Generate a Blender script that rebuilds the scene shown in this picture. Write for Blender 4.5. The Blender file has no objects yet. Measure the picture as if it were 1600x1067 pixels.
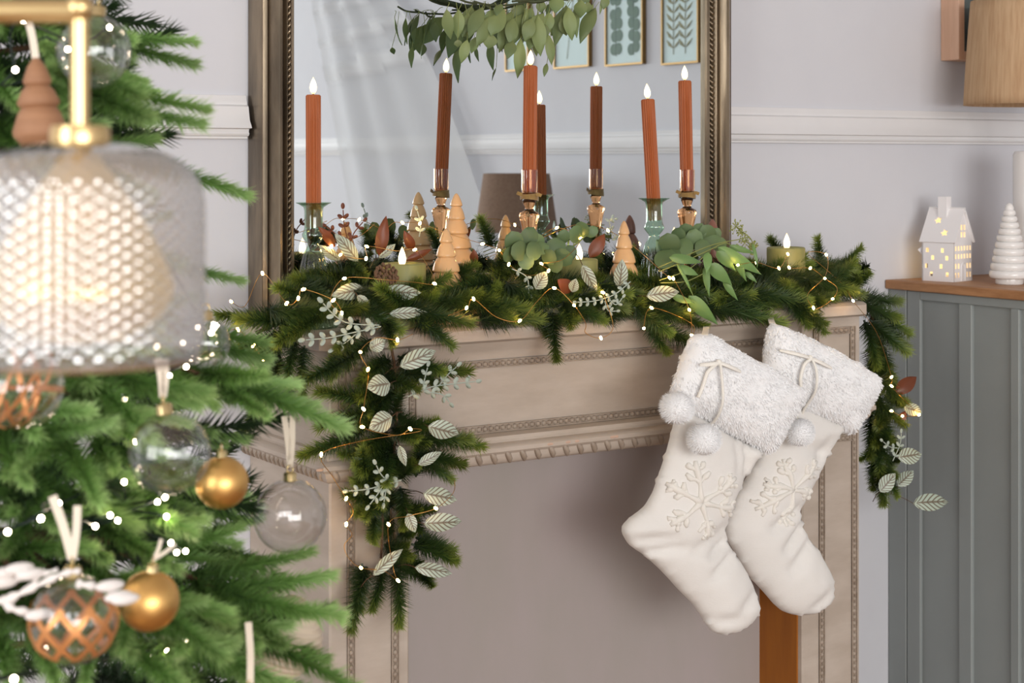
import bpy, math, random
import numpy as np
from mathutils import Vector, Matrix, Quaternion, noise
from mathutils.geometry import delaunay_2d_cdt

scene = bpy.context.scene
COL = scene.collection
RND = random.Random(7)
PI = math.pi

# ------------------------------------------------------------------ camera
TH = math.radians(33.0)
CT, ST = math.cos(TH), math.sin(TH)
FPX = 2600.0
CAM = Vector((-1.087, -2.157, 1.35))
cam_data = bpy.data.cameras.new('camera')
cam_data.sensor_fit = 'HORIZONTAL'
cam_data.sensor_width = 36.0
cam_data.lens = FPX / 1600.0 * 36.0
cam_data.shift_y = (250.0 - 533.5) / 1600.0
cam_data.clip_start = 0.05
cam_data.dof.use_dof = True
cam_data.dof.focus_distance = 2.68
cam_data.dof.aperture_fstop = 7.5
cam = bpy.data.objects.new('camera', cam_data)
cam.location = CAM
cam.rotation_euler = (PI / 2, 0, -TH)
COL.objects.link(cam)
scene.camera = cam

# ------------------------------------------------------------------ light
world = bpy.data.worlds.new('room_daylight')
scene.world = world
world.use_nodes = True
wb = world.node_tree.nodes['Background']
wb.inputs['Color'].default_value = (0.95, 0.97, 1.0, 1)
wb.inputs['Strength'].default_value = 0.53


def area(name, loc, target, sx, sy, power, color):
    l = bpy.data.lights.new(name, 'AREA')
    l.shape = 'RECTANGLE'
    l.size, l.size_y = sx, sy
    l.energy = power
    l.color = color
    o = bpy.data.objects.new(name, l)
    o.location = loc
    o.rotation_euler = (Vector(target) - Vector(loc)).to_track_quat('-Z', 'Y').to_euler()
    COL.objects.link(o)
    return o


area('window_daylight', (-3.0, -8.6, 1.75), (0.4, 0.1, 1.1), 3.6, 2.6, 235, (1.0, 0.985, 0.965))
area('second_window_daylight', (-0.4, -9.2, 1.75), (0.3, 0.1, 1.1), 3.0, 2.6, 190, (1.0, 0.985, 0.965))
area('left_window_daylight', (-3.7, -1.9, 1.6), (-0.5, -0.5, 1.1), 1.6, 1.8, 62, (1.0, 0.99, 0.98))

scene.view_settings.view_transform = 'Standard'
scene.view_settings.look = 'None'
scene.view_settings.gamma = 1.0
scene.view_settings.exposure = 0.0
scene.view_settings.use_curve_mapping = False
scene.cycles.use_denoising = True
scene.cycles.max_bounces = 10
scene.cycles.transparent_max_bounces = 24
scene.cycles.sample_clamp_indirect = 6.0
scene.cycles.caustics_refractive = False
scene.cycles.caustics_reflective = True


# ------------------------------------------------------------------ helpers
def ray(px):
    u = (px - 800.0) / FPX
    return CT * u + ST, -ST * u + CT


def at(px, py, Y):
    """point of the plane Y = const on the sight line of a photo pixel"""
    dx, dy = ray(px)
    d = (Y - CAM.y) / dy
    return Vector((CAM.x + d * dx, Y, CAM.z - (py - 250.0) / FPX * d))


def atd(px, py, d):
    dx, dy = ray(px)
    return Vector((CAM.x + d * dx, CAM.y + d * dy, CAM.z - (py - 250.0) / FPX * d))


def atx(px, py, X):
    dx, dy = ray(px)
    d = (X - CAM.x) / dx
    return Vector((X, CAM.y + d * dy, CAM.z - (py - 250.0) / FPX * d))


YM = 0.22          # mirror glass


def refl(px, py, X):
    """point of the plane X = const seen in the mirror at a photo pixel"""
    dx, dy = ray(px)
    d1 = (YM - CAM.y) / dy
    d = (X - CAM.x) / dx
    return Vector((X, YM - (d - d1) * dy, CAM.z - (py - 250.0) / FPX * d))


def depth(p):
    return (p.x - CAM.x) * ST + (p.y - CAM.y) * CT


WL = {}


def reg(o, w):
    WL[o.name] = Vector(w)
    return o


def wloc(o):
    return WL.get(o.name, Vector(o.location))


def tag(o, label=None, cat=None, group=None, kind=None):
    if label: o['label'] = label
    if cat: o['category'] = cat
    if group: o['group'] = group
    if kind: o['kind'] = kind
    return o


def thing(name, label, cat, loc, group=None):
    o = bpy.data.objects.new(name, None)
    o.empty_display_size = 0.02
    o.location = loc
    COL.objects.link(o)
    reg(o, loc)
    return tag(o, label, cat, group)


class MB:
    def __init__(self):
        self.v, self.f, self.c = [], [], []

    def add(self, vs, fs, col=None):
        b = len(self.v)
        self.v.extend([tuple(p) for p in vs])
        self.f.extend([tuple(i + b for i in f) for f in fs])
        if col is not None:
            self.c.extend(col if isinstance(col, list) else [col] * len(vs))
        return self

    def box(self, x0, x1, y0, y1, z0, z1, bev=0.0):
        if bev <= 0:
            vs = [(x, y, z) for z in (z0, z1) for y in (y0, y1) for x in (x0, x1)]
            return self.add(vs, [(0, 2, 3, 1), (4, 5, 7, 6), (0, 1, 5, 4), (2, 6, 7, 3), (0, 4, 6, 2), (1, 3, 7, 5)])
        b = bev
        vs, idx = [], {}
        xs, ys, zs = (x0, x1), (y0, y1), (z0, z1)
        for i in (0, 1):
            for j in (0, 1):
                for k in (0, 1):
                    sx, sy, sz = (b, -b)[i], (b, -b)[j], (b, -b)[k]
                    for a, p in enumerate(((xs[i], ys[j] + sy, zs[k] + sz), (xs[i] + sx, ys[j], zs[k] + sz), (xs[i] + sx, ys[j] + sy, zs[k]))):
                        idx[i, j, k, a] = len(vs)
                        vs.append(p)
        fs = []
        I = idx
        for i in (0, 1):
            q = [I[i, 0, 0, 0], I[i, 1, 0, 0], I[i, 1, 1, 0], I[i, 0, 1, 0]]
            fs.append(q if i else q[::-1])
            q = [I[0, i, 0, 1], I[0, i, 1, 1], I[1, i, 1, 1], I[1, i, 0, 1]]
            fs.append(q if i else q[::-1])
            q = [I[0, 0, i, 2], I[1, 0, i, 2], I[1, 1, i, 2], I[0, 1, i, 2]]
            fs.append(q if i else q[::-1])
        for i in (0, 1):
            for j in (0, 1):
                fs.append([I[i, j, 0, 0], I[i, j, 1, 0], I[i, j, 1, 1], I[i, j, 0, 1]])
                fs.append([I[i, 0, j, 0], I[i, 1, j, 0], I[i, 1, j, 2], I[i, 0, j, 2]])
                fs.append([I[0, i, j, 1], I[1, i, j, 1], I[1, i, j, 2], I[0, i, j, 2]])
        for i in (0, 1):
            for j in (0, 1):
                for k in (0, 1):
                    fs.append([I[i, j, k, 0], I[i, j, k, 1], I[i, j, k, 2]])
        return self.add(vs, fs)

    def lathe(self, prof, n=32, M=None, rf=None, capb=False, capt=False):
        """prof: list of (r, z); rf(angle, z, r) -> r"""
        vs, fs = [], []
        m = len(prof)
        for (r, z) in prof:
            for k in range(n):
                a = 2 * PI * k / n
                rr = rf(a, z, r) if rf else r
                p = Vector((rr * math.cos(a), rr * math.sin(a), z))
                vs.append(M @ p if M else p)
        for i in range(m - 1):
            for k in range(n):
                k2 = (k + 1) % n
                fs.append((i * n + k, i * n + k2, (i + 1) * n + k2, (i + 1) * n + k))
        if capb: fs.append(tuple(range(n))[::-1])
        if capt: fs.append(tuple((m - 1) * n + k for k in range(n)))
        return self.add(vs, fs)

    def tube(self, pts, r, n=6, caps=True, flat=1.0):
        pts = [Vector(p) for p in pts]
        m = len(pts)
        vs, fs = [], []
        up = None
        for i, p in enumerate(pts):
            t = (pts[min(i + 1, m - 1)] - pts[max(i - 1, 0)])
            if t.length < 1e-9: t = Vector((0, 0, 1))
            t.normalize()
            if up is None:
                up = t.orthogonal().normalized()
            up = (up - t * up.dot(t))
            if up.length < 1e-6: up = t.orthogonal()
            up.normalize()
            s = t.cross(up)
            rr = r[i] if isinstance(r, (list, tuple)) else r
            for k in range(n):
                a = 2 * PI * k / n
                vs.append(p + up * math.cos(a) * rr + s * math.sin(a) * rr * flat)
        for i in range(m - 1):
            for k in range(n):
                k2 = (k + 1) % n
                fs.append((i * n + k, i * n + k2, (i + 1) * n + k2, (i + 1) * n + k))
        if caps:
            fs.append(tuple(range(n))[::-1])
            fs.append(tuple((m - 1) * n + k for k in range(n)))
        return self.add(vs, fs)

    def ribbon(self, pts, w, wdir, th=0.0006):
        """flat band of width w along pts; wdir is the width direction"""
        pts = [Vector(p) for p in pts]
        wdir = Vector(wdir).normalized()
        m = len(pts)
        vs, fs = [], []
        for i, p in enumerate(pts):
            t = (pts[min(i + 1, m - 1)] - pts[max(i - 1, 0)]).normalized()
            wd = (wdir - t * wdir.dot(t))
            wd = wd.normalized() if wd.length > 1e-4 else t.orthogonal().normalized()
            nn = t.cross(wd).normalized()
            ww = w[i] if isinstance(w, (list, tuple)) else w
            for a, b in ((-1, -1), (1, -1), (1, 1), (-1, 1)):
                vs.append(p + wd * a * ww / 2 + nn * b * th)
        for i in range(m - 1):
            for k in range(4):
                k2 = (k + 1) % 4
                fs.append((i * 4 + k, i * 4 + k2, (i + 1) * 4 + k2, (i + 1) * 4 + k))
        fs.append((3, 2, 1, 0))
        fs.append(tuple((m - 1) * 4 + k for k in range(4)))
        return self.add(vs, fs)

    def ball(self, c, r, n=16, m=10, sq=(1, 1, 1)):
        c = Vector(c)
        vs = [c + Vector((0, 0, -r * sq[2]))]
        for i in range(1, m):
            a = -PI / 2 + PI * i / m
            for k in range(n):
                b = 2 * PI * k / n
                vs.append(c + Vector((r * sq[0] * math.cos(a) * math.cos(b), r * sq[1] * math.cos(a) * math.sin(b), r * sq[2] * math.sin(a))))
        vs.append(c + Vector((0, 0, r * sq[2])))
        fs = [(0, 1 + (k + 1) % n, 1 + k) for k in range(n)]
        for i in range(m - 2):
            for k in range(n):
                fs.append((1 + i * n + k, 1 + i * n + (k + 1) % n, 1 + (i + 1) * n + (k + 1) % n, 1 + (i + 1) * n + k))
        t = len(vs) - 1
        o = 1 + (m - 2) * n
        fs += [(o + k, o + (k + 1) % n, t) for k in range(n)]
        return self.add(vs, fs)

    def mesh(self, name, mat, smooth=None, off=(0, 0, 0)):
        me = bpy.data.meshes.new(name)
        off = Vector(off)
        ox, oy, oz = off
        me.from_pydata([(x - ox, y - oy, z - oz) for x, y, z in self.v], [], self.f)
        if mat: me.materials.append(mat)
        if smooth is not None:
            me.polygons.foreach_set('use_smooth', [True] * len(me.polygons))
            if smooth < 179:
                me.set_sharp_from_angle(angle=math.radians(smooth))
        if self.c and len(self.c) == len(self.v):
            at_ = me.color_attributes.new('Col', 'FLOAT_COLOR', 'POINT')
            flat = []
            for c in self.c: flat.extend((c[0], c[1], c[2], 1.0))
            at_.data.foreach_set('color', flat)
        me.update()
        return me

    def build(self, name, mat, parent=None, smooth=None, origin=None):
        if origin is None:
            if parent is not None:
                origin = wloc(parent)
            else:
                a = np.array(self.v)
                lo, hi = a.min(0), a.max(0)
                origin = Vector(((lo[0] + hi[0]) / 2, (lo[1] + hi[1]) / 2, lo[2]))
        origin = Vector(origin)
        me = self.mesh(name, mat, smooth, origin)
        o = bpy.data.objects.new(name, me)
        COL.objects.link(o)
        if parent is not None:
            o.parent = parent
            o.location = origin - wloc(parent)
        else:
            o.location = origin
        reg(o, origin)
        return o


def stamp(me, name, parent, pos, direction, roll=0.0, scale=1.0):
    """place shared mesh data (axis +Z) as a part of its own"""
    o = bpy.data.objects.new(name, me)
    COL.objects.link(o)
    q = Vector(direction).to_track_quat('Z', 'Y') @ Quaternion((0, 0, 1), roll)
    o.rotation_mode = 'QUATERNION'
    o.rotation_quaternion = q
    o.scale = (scale,) * 3 if not isinstance(scale, (tuple, list)) else scale
    if parent is not None:
        o.parent = parent
        o.location = Vector(pos) - wloc(parent)
    else:
        o.location = pos
    reg(o, pos)
    return o


def spline(pts, k=6):
    pts = [Vector(p) for p in pts]
    out = []
    n = len(pts)
    for i in range(n - 1):
        p0, p1, p2, p3 = pts[max(i - 1, 0)], pts[i], pts[i + 1], pts[min(i + 2, n - 1)]
        for j in range(k):
            t = j / k
            out.append(0.5 * ((2 * p1) + (p2 - p0) * t + (2 * p0 - 5 * p1 + 4 * p2 - p3) * t * t + (3 * p1 - p0 - 3 * p2 + p3) * t ** 3))
    out.append(pts[-1])
    return out


# ------------------------------------------------------------------ materials
def srgb(r, g, b):
    f = lambda c: (c / 255 / 12.92) if c / 255 <= 0.04045 else ((c / 255 + 0.055) / 1.055) ** 2.4
    return (f(r), f(g), f(b), 1.0)


def mat(name, col, rough=0.6, metal=0.0, spec=0.5, col2=None, nscale=8.0, stretch=(1, 1, 1), bump=0.0, bscale=None,
        bdist=0.002, emit=None, estr=0.0, sheen=0.0, trans=0.0, ior=1.45, coat=0.0, sss=0.0, obj=True, rampw=(0.35, 0.65), alpha=1.0):
    m = bpy.data.materials.new(name)
    m.use_nodes = True
    nt = m.node_tree
    b = nt.nodes['Principled BSDF']
    b.inputs['Base Color'].default_value = col
    b.inputs['Roughness'].default_value = rough
    b.inputs['Metallic'].default_value = metal
    b.inputs['Specular IOR Level'].default_value = spec
    b.inputs['IOR'].default_value = ior
    b.inputs['Transmission Weight'].default_value = trans
    b.inputs['Sheen Weight'].default_value = sheen
    b.inputs['Coat Weight'].default_value = coat
    b.inputs['Coat Roughness'].default_value = 0.08
    if sss:
        b.inputs['Subsurface Weight'].default_value = sss
        b.inputs['Subsurface Radius'].default_value = (0.01, 0.006, 0.004)
        b.inputs['Subsurface Scale'].default_value = 0.5
    if emit:
        b.inputs['Emission Color'].default_value = emit
        b.inputs['Emission Strength'].default_value = estr
    if col2 or bump:
        tc = nt.nodes.new('ShaderNodeTexCoord')
        mp = nt.nodes.new('ShaderNodeMapping')
        mp.inputs['Scale'].default_value = stretch
        nt.links.new(tc.outputs['Object'], mp.inputs['Vector'])
    if col2:
        n = nt.nodes.new('ShaderNodeTexNoise')
        n.inputs['Scale'].default_value = nscale
        n.inputs['Detail'].default_value = 5
        n.inputs['Roughness'].default_value = 0.6
        nt.links.new(mp.outputs['Vector'], n.inputs['Vector'])
        r = nt.nodes.new('ShaderNodeValToRGB')
        r.color_ramp.elements[0].position = rampw[0]
        r.color_ramp.elements[1].position = rampw[1]
        r.color_ramp.elements[0].color = col
        r.color_ramp.elements[1].color = col2
        nt.links.new(n.outputs['Fac'], r.inputs['Fac'])
        nt.links.new(r.outputs['Color'], b.inputs['Base Color'])
    if bump:
        n2 = nt.nodes.new('ShaderNodeTexNoise')
        n2.inputs['Scale'].default_value = bscale or nscale
        n2.inputs['Detail'].default_value = 4
        nt.links.new(mp.outputs['Vector'], n2.inputs['Vector'])
        bp = nt.nodes.new('ShaderNodeBump')
        bp.inputs['Strength'].default_value = bump
        bp.inputs['Distance'].default_value = bdist
        nt.links.new(n2.outputs['Fac'], bp.inputs['Height'])
        nt.links.new(bp.outputs['Normal'], b.inputs['Normal'])
    return m


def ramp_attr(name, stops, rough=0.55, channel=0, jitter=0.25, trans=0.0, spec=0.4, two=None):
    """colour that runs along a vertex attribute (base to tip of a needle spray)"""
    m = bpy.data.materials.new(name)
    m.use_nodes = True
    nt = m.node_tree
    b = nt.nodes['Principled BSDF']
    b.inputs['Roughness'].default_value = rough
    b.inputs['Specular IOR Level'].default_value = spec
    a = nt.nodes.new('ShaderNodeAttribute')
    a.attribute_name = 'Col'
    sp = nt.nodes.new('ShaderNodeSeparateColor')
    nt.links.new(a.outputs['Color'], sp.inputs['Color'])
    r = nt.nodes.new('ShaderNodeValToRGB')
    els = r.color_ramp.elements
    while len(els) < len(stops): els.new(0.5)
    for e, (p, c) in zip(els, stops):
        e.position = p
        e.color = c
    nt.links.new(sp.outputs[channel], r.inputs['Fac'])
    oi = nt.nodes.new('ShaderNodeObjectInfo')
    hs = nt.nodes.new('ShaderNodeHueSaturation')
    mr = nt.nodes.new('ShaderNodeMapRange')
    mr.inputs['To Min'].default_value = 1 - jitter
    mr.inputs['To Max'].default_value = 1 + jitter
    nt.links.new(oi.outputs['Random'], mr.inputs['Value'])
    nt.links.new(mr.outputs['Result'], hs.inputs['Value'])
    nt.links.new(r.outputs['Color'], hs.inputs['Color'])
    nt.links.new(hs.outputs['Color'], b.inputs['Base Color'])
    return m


def emitter(name, col, strength):
    m = bpy.data.materials.new(name)
    m.use_nodes = True
    nt = m.node_tree
    nt.nodes.remove(nt.nodes['Principled BSDF'])
    e = nt.nodes.new('ShaderNodeEmission')
    e.inputs['Color'].default_value = col
    e.inputs['Strength'].default_value = strength
    nt.links.new(e.outputs['Emission'], nt.nodes['Material Output'].inputs['Surface'])
    return m


def thin_glass(name, tint=(1, 1, 1, 1), refl=1.0, rough=0.02, milk=0.0, milkcol=(0.9, 0.92, 1, 1), ior=1.5, base=0.06, power=4.0):
    m = bpy.data.materials.new(name)
    m.use_nodes = True
    nt = m.node_tree
    nt.nodes.remove(nt.nodes['Principled BSDF'])
    tr = nt.nodes.new('ShaderNodeBsdfTransparent')
    tr.inputs['Color'].default_value = tint
    gl = nt.nodes.new('ShaderNodeBsdfGlossy')
    gl.inputs['Roughness'].default_value = rough
    fr = nt.nodes.new('ShaderNodeLayerWeight')
    fr.inputs['Blend'].default_value = 0.5
    pw = nt.nodes.new('ShaderNodeMath')
    pw.operation = 'POWER'
    pw.inputs[1].default_value = power
    nt.links.new(fr.outputs['Facing'], pw.inputs[0])
    mu = nt.nodes.new('ShaderNodeMath')
    mu.operation = 'MULTIPLY_ADD'
    mu.use_clamp = True
    mu.inputs[1].default_value = 0.75 * min(refl, 1.0)
    mu.inputs[2].default_value = base
    nt.links.new(pw.outputs[0], mu.inputs[0])
    mx = nt.nodes.new('ShaderNodeMixShader')
    nt.links.new(mu.outputs[0], mx.inputs[0])
    last = tr
    if milk:
        df = nt.nodes.new('ShaderNodeBsdfDiffuse')
        df.inputs['Color'].default_value = milkcol
        tl = nt.nodes.new('ShaderNodeBsdfTranslucent')
        tl.inputs['Color'].default_value = milkcol
        m1 = nt.nodes.new('ShaderNodeMixShader')
        nt.links.new(df.outputs[0], m1.inputs[1])
        nt.links.new(tl.outputs[0], m1.inputs[2])
        m2 = nt.nodes.new('ShaderNodeMixShader')
        m2.inputs[0].default_value = milk
        nt.links.new(tr.outputs[0], m2.inputs[1])
        nt.links.new(m1.outputs[0], m2.inputs[2])
        last = m2
    nt.links.new(last.outputs[0], mx.inputs[1])
    nt.links.new(gl.outputs[0], mx.inputs[2])
    nt.links.new(mx.outputs[0], nt.nodes['Material Output'].inputs['Surface'])
    return m


M = {}
M['wall'] = mat('lilac_grey_wall_paint', (0.63, 0.635, 0.675, 1), 0.75, col2=(0.66, 0.665, 0.70, 1), nscale=3, bump=0.25, bscale=38, bdist=0.0012)
M['trim'] = mat('white_trim_paint', (0.73, 0.725, 0.73, 1), 0.5, col2=(0.76, 0.75, 0.755, 1), nscale=6, bump=0.12, bscale=30, bdist=0.001)
M['ceiling'] = mat('white_ceiling_paint', (0.8, 0.8, 0.8, 1), 0.8)
M['floor'] = mat('oak_floor_varnish', srgb(170, 130, 95), 0.45, col2=srgb(140, 102, 72), nscale=6, stretch=(1, 12, 1))
M['mantel'] = mat('greige_distressed_paint', srgb(193, 180, 167), 0.55, col2=srgb(179, 165, 151), nscale=5, stretch=(1.5, 1, 5), bump=0.2, bscale=26, bdist=0.001)
M['mantel_dark'] = mat('darker_greige_carving', srgb(172, 157, 142), 0.5, col2=srgb(150, 134, 119), nscale=40, bump=0.1)  # darker greige for beads and gadroons
M['mantel_top'] = mat('worn_shelf_paint', srgb(196, 185, 172), 0.45, col2=srgb(176, 160, 146), nscale=9, stretch=(1, 3, 3), bump=0.2, bscale=20, bdist=0.001)
M['board'] = mat('mauve_grey_board_paint', srgb(172, 161, 160), 0.6, col2=srgb(164, 157, 151), nscale=2.2, stretch=(2.2, 1, 0.8), bump=0.15, bscale=22, bdist=0.001)
M['ochre'] = mat('raw_ochre_wood', srgb(164, 98, 22), 0.55, col2=srgb(146, 84, 18), nscale=9, stretch=(1, 3, 0.4))
M['bronze'] = mat('aged_bronze_gilt', srgb(154, 138, 116), 0.28, 0.82, col2=srgb(104, 93, 79), nscale=16, stretch=(1, 1, 0.25), bump=0.3, bscale=40, bdist=0.001)
M['bronze_dark'] = mat('dark_bronze_wood', srgb(112, 95, 80), 0.42, 0.45, col2=srgb(84, 70, 58), nscale=14, stretch=(1, 1, 0.2), bump=0.25, bscale=40, bdist=0.001)
M['mirror'] = mat('silvered_glass', (0.78, 0.84, 0.865, 1), 0.0, 1.0)
M['cab'] = mat('sage_grey_cabinet_paint', srgb(147, 153, 152), 0.42, col2=srgb(142, 148, 147), nscale=5)
M['oak'] = mat('oiled_oak', srgb(186, 138, 96), 0.5, col2=srgb(158, 112, 74), nscale=5, stretch=(14, 2, 14))
M['white_ceramic'] = mat('white_glazed_ceramic', srgb(238, 235, 232), 0.22, spec=0.5, coat=0.3)
M['matt_ceramic'] = mat('matt_white_ceramic', srgb(243, 240, 240), 0.55, sss=0.0)
M['rope'] = mat('natural_jute_rope', srgb(206, 174, 138), 0.85, col2=srgb(188, 152, 116), nscale=160, stretch=(1, 1, 0.04), bump=0.4, bscale=200, bdist=0.001)
M['linen'] = mat('brown_linen', srgb(140, 116, 98), 0.9, col2=srgb(128, 104, 88), nscale=120)
M['pale_wood'] = mat('pale_beech', srgb(222, 184, 158), 0.5, col2=srgb(205, 165, 138), nscale=6, stretch=(8, 8, 0.7))
M['dark_print'] = mat('dark_green_print', srgb(70, 80, 78), 0.3, col2=srgb(120, 125, 120), nscale=9)
M['wax'] = mat('terracotta_wax', srgb(172, 97, 56), 0.5, sss=0.15, spec=0.35)
M['olive_wax'] = mat('olive_wax', srgb(150, 148, 92), 0.5, col2=srgb(126, 128, 78), nscale=6, stretch=(6, 1, 1), sss=0.2)
M['peach'] = mat('peach_glazed_ceramic', srgb(230, 184, 132), 0.16, coat=0.5, col2=srgb(222, 172, 120), nscale=12)
M['brown_ceramic'] = mat('dusty_brown_ceramic', srgb(150, 104, 88), 0.35, col2=srgb(138, 92, 78), nscale=14)
M['ribbon_olive'] = mat('olive_velvet_ribbon', srgb(156, 126, 72), 0.8, sheen=0.6, col2=srgb(134, 104, 54), nscale=80)
M['ribbon_cream'] = mat('cream_cotton_ribbon', srgb(226, 214, 196), 0.75, sheen=0.2)
M['wool'] = mat('ivory_knitted_cotton', srgb(236, 233, 228), 0.85, sheen=0.25, bump=0.35, bscale=60, stretch=(3, 1, 24), bdist=0.0010)
M['chenille'] = mat('ivory_chenille', srgb(238, 234, 226), 0.9, sheen=0.3, bump=0.5, bscale=180, bdist=0.001)
M['fur'] = mat('white_plush_fur', (0.93, 0.93, 0.935, 1), 0.9, sheen=0.2)
M['cord'] = mat('ivory_cord', (0.90, 0.87, 0.80, 1), 0.7)
def flame_mat():
    m = emitter('led_flame_glow', (1.0, 0.8, 0.5, 1), 1.0)
    nt = m.node_tree
    e = nt.nodes['Emission']
    tc = nt.nodes.new('ShaderNodeTexCoord')
    sx = nt.nodes.new('ShaderNodeSeparateXYZ')
    nt.links.new(tc.outputs['Generated'], sx.inputs[0])
    r = nt.nodes.new('ShaderNodeValToRGB')
    el = r.color_ramp.elements
    el[0].position = 0.0; el[0].color = (1.0, 0.50, 0.14, 1)
    el[1].position = 1.0; el[1].color = (1.0, 0.62, 0.26, 1)
    x = el.new(0.3); x.color = (1.0, 0.85, 0.55, 1)
    x = el.new(0.75); x.color = (1.0, 0.86, 0.58, 1)
    nt.links.new(sx.outputs[2], r.inputs['Fac'])
    nt.links.new(r.outputs['Color'], e.inputs['Color'])
    e.inputs['Strength'].default_value = 3.0
    return m


M['flame'] = flame_mat()
M['fairy'] = emitter('warm_fairy_light', (1.0, 0.58, 0.17, 1), 85.0)
M['tree_bulb'] = emitter('warm_white_tree_light', (1.0, 0.80, 0.58, 1), 60.0)
M['copper_wire'] = mat('copper_wire', srgb(212, 160, 90), 0.3, 1.0)
M['green_wire'] = mat('dark_green_wire', srgb(22, 38, 34), 0.5)
M['brass'] = mat('satin_brass', srgb(226, 196, 142), 0.3, 1.0)
M['gold'] = mat('satin_gold_glass', srgb(234, 188, 116), 0.40, 1.0)
M['gold_cap'] = mat('pale_gold_cap', srgb(220, 200, 150), 0.25, 1.0)
M['copper_print'] = mat('copper_glitter_lattice', srgb(214, 150, 96), 0.4, 0.6)
M['walnut'] = mat('turned_walnut', srgb(168, 124, 92), 0.6, col2=srgb(146, 104, 74), nscale=9, stretch=(1, 1, 9))
M['bark'] = mat('brown_twig_bark', srgb(92, 66, 44), 0.8, col2=srgb(66, 46, 32), nscale=30)
M['green_stem'] = mat('yellow_green_stem', srgb(132, 140, 78), 0.6)
M['white_twig'] = mat('frosted_white_twig', srgb(232, 226, 222), 0.7, bump=0.4, bscale=60)
M['amber'] = mat('amber_glass', srgb(238, 180, 128), 0.03, trans=1.0, ior=1.4)
M['green_glass'] = None
M['bauble'] = thin_glass('clear_bauble_glass', (0.975, 0.975, 0.98, 1), 1.0, 0.03, base=0.10, power=2.6)
M['green_glass'] = thin_glass('sea_green_glass', (0.72, 0.89, 0.76, 1), 1.0, 0.05, base=0.09, power=2.5)
M['amber_tube'] = thin_glass('amber_tube_glass', (0.93, 0.70, 0.50, 1), 1.0, 0.05, base=0.12, power=2.2)
M['pane'] = thin_glass('picture_glass', (0.97, 0.985, 0.985, 1), 0.06, 0.15, base=0.01)
M['shade_glass'] = thin_glass('quilted_silver_glass', (0.93, 0.93, 0.95, 1), 1.0, 0.05, milk=0.17, milkcol=(0.92, 0.92, 0.97, 1), base=0.42, power=2.0)
M['curtain'] = mat('white_voile', (0.74, 0.76, 0.77, 1), 0.9)
M['curtain'] = None
M['pine_garland'] = ramp_attr('garland_pine_needles', [(0.0, srgb(22, 36, 20)), (0.5, srgb(52, 74, 30)), (1.0, srgb(140, 154, 60))], 0.45, 0, 0.3)
M['pine_tree'] = ramp_attr('tree_pine_needles', [(0.0, srgb(30, 54, 24)), (0.5, srgb(98, 138, 64)), (1.0, srgb(184, 216, 140))], 0.5, 0, 0.22)  # pale tips; bases darkened to stand for the shade between sprays
M['pine_inner'] = ramp_attr('shaded_inner_needles', [(0.0, srgb(16, 30, 14)), (1.0, srgb(46, 72, 36))], 0.6, 0, 0.1)  # very dark greens stand in for shade deep in the tree
M['euc'] = ramp_attr('eucalyptus_leaf', [(0.0, srgb(128, 138, 84)), (1.0, srgb(108, 128, 84))], 0.5, 0, 0.25)
M['euc_round'] = ramp_attr('round_eucalyptus_leaf', [(0.0, srgb(88, 108, 68)), (1.0, srgb(102, 124, 82))], 0.5, 0, 0.2)
M['willow'] = ramp_attr('willow_eucalyptus_leaf', [(0.0, srgb(112, 142, 82)), (1.0, srgb(102, 138, 80))], 0.45, 0, 0.12)
M['rust_leaf'] = ramp_attr('rust_leaf', [(0.0, srgb(100, 52, 28)), (1.0, srgb(122, 64, 34))], 0.4, 0, 0.2)
M['frost_round'] = mat('frosted_green_sprig', srgb(172, 184, 172), 0.7)


def frosted_mat():
    m = bpy.data.materials.new('frosted_veined_leaf')
    m.use_nodes = True
    nt = m.node_tree
    b = nt.nodes['Principled BSDF']
    b.inputs['Roughness'].default_value = 0.4
    a = nt.nodes.new('ShaderNodeAttribute')
    a.attribute_name = 'Col'
    sp = nt.nodes.new('ShaderNodeSeparateColor')
    nt.links.new(a.outputs['Color'], sp.inputs['Color'])
    s1 = nt.nodes.new('ShaderNodeMath'); s1.operation = 'MULTIPLY_ADD'
    s1.inputs[1].default_value = -0.28
    nt.links.new(sp.outputs[1], s1.inputs[0]); nt.links.new(sp.outputs[0], s1.inputs[2])
    s2 = nt.nodes.new('ShaderNodeMath'); s2.operation = 'MULTIPLY'; s2.inputs[1].default_value = 2 * PI * 7
    nt.links.new(s1.outputs[0], s2.inputs[0])
    s3 = nt.nodes.new('ShaderNodeMath'); s3.operation = 'SINE'
    nt.links.new(s2.outputs[0], s3.inputs[0])
    # midrib
    mr = nt.nodes.new('ShaderNodeMapRange')
    mr.inputs['From Min'].default_value = 0.2; mr.inputs['From Max'].default_value = 0.02
    nt.links.new(sp.outputs[1], mr.inputs['Value'])
    mr2 = nt.nodes.new('ShaderNodeMapRange')
    mr2.inputs['From Min'].default_value = 0.1; mr2.inputs['From Max'].default_value = 0.95
    nt.links.new(s3.outputs[0], mr2.inputs['Value'])
    mx = nt.nodes.new('ShaderNodeMath'); mx.operation = 'MAXIMUM'
    nt.links.new(mr.outputs[0], mx.inputs[0]); nt.links.new(mr2.outputs[0], mx.inputs[1])
    r = nt.nodes.new('ShaderNodeValToRGB')
    r.color_ramp.elements[0].color = srgb(180, 194, 178)
    r.color_ramp.elements[1].color = srgb(104, 88, 70)
    nt.links.new(mx.outputs[0], r.inputs['Fac'])
    nt.links.new(r.outputs['Color'], b.inputs['Base Color'])
    return m


M['frost_leaf'] = frosted_mat()


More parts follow.
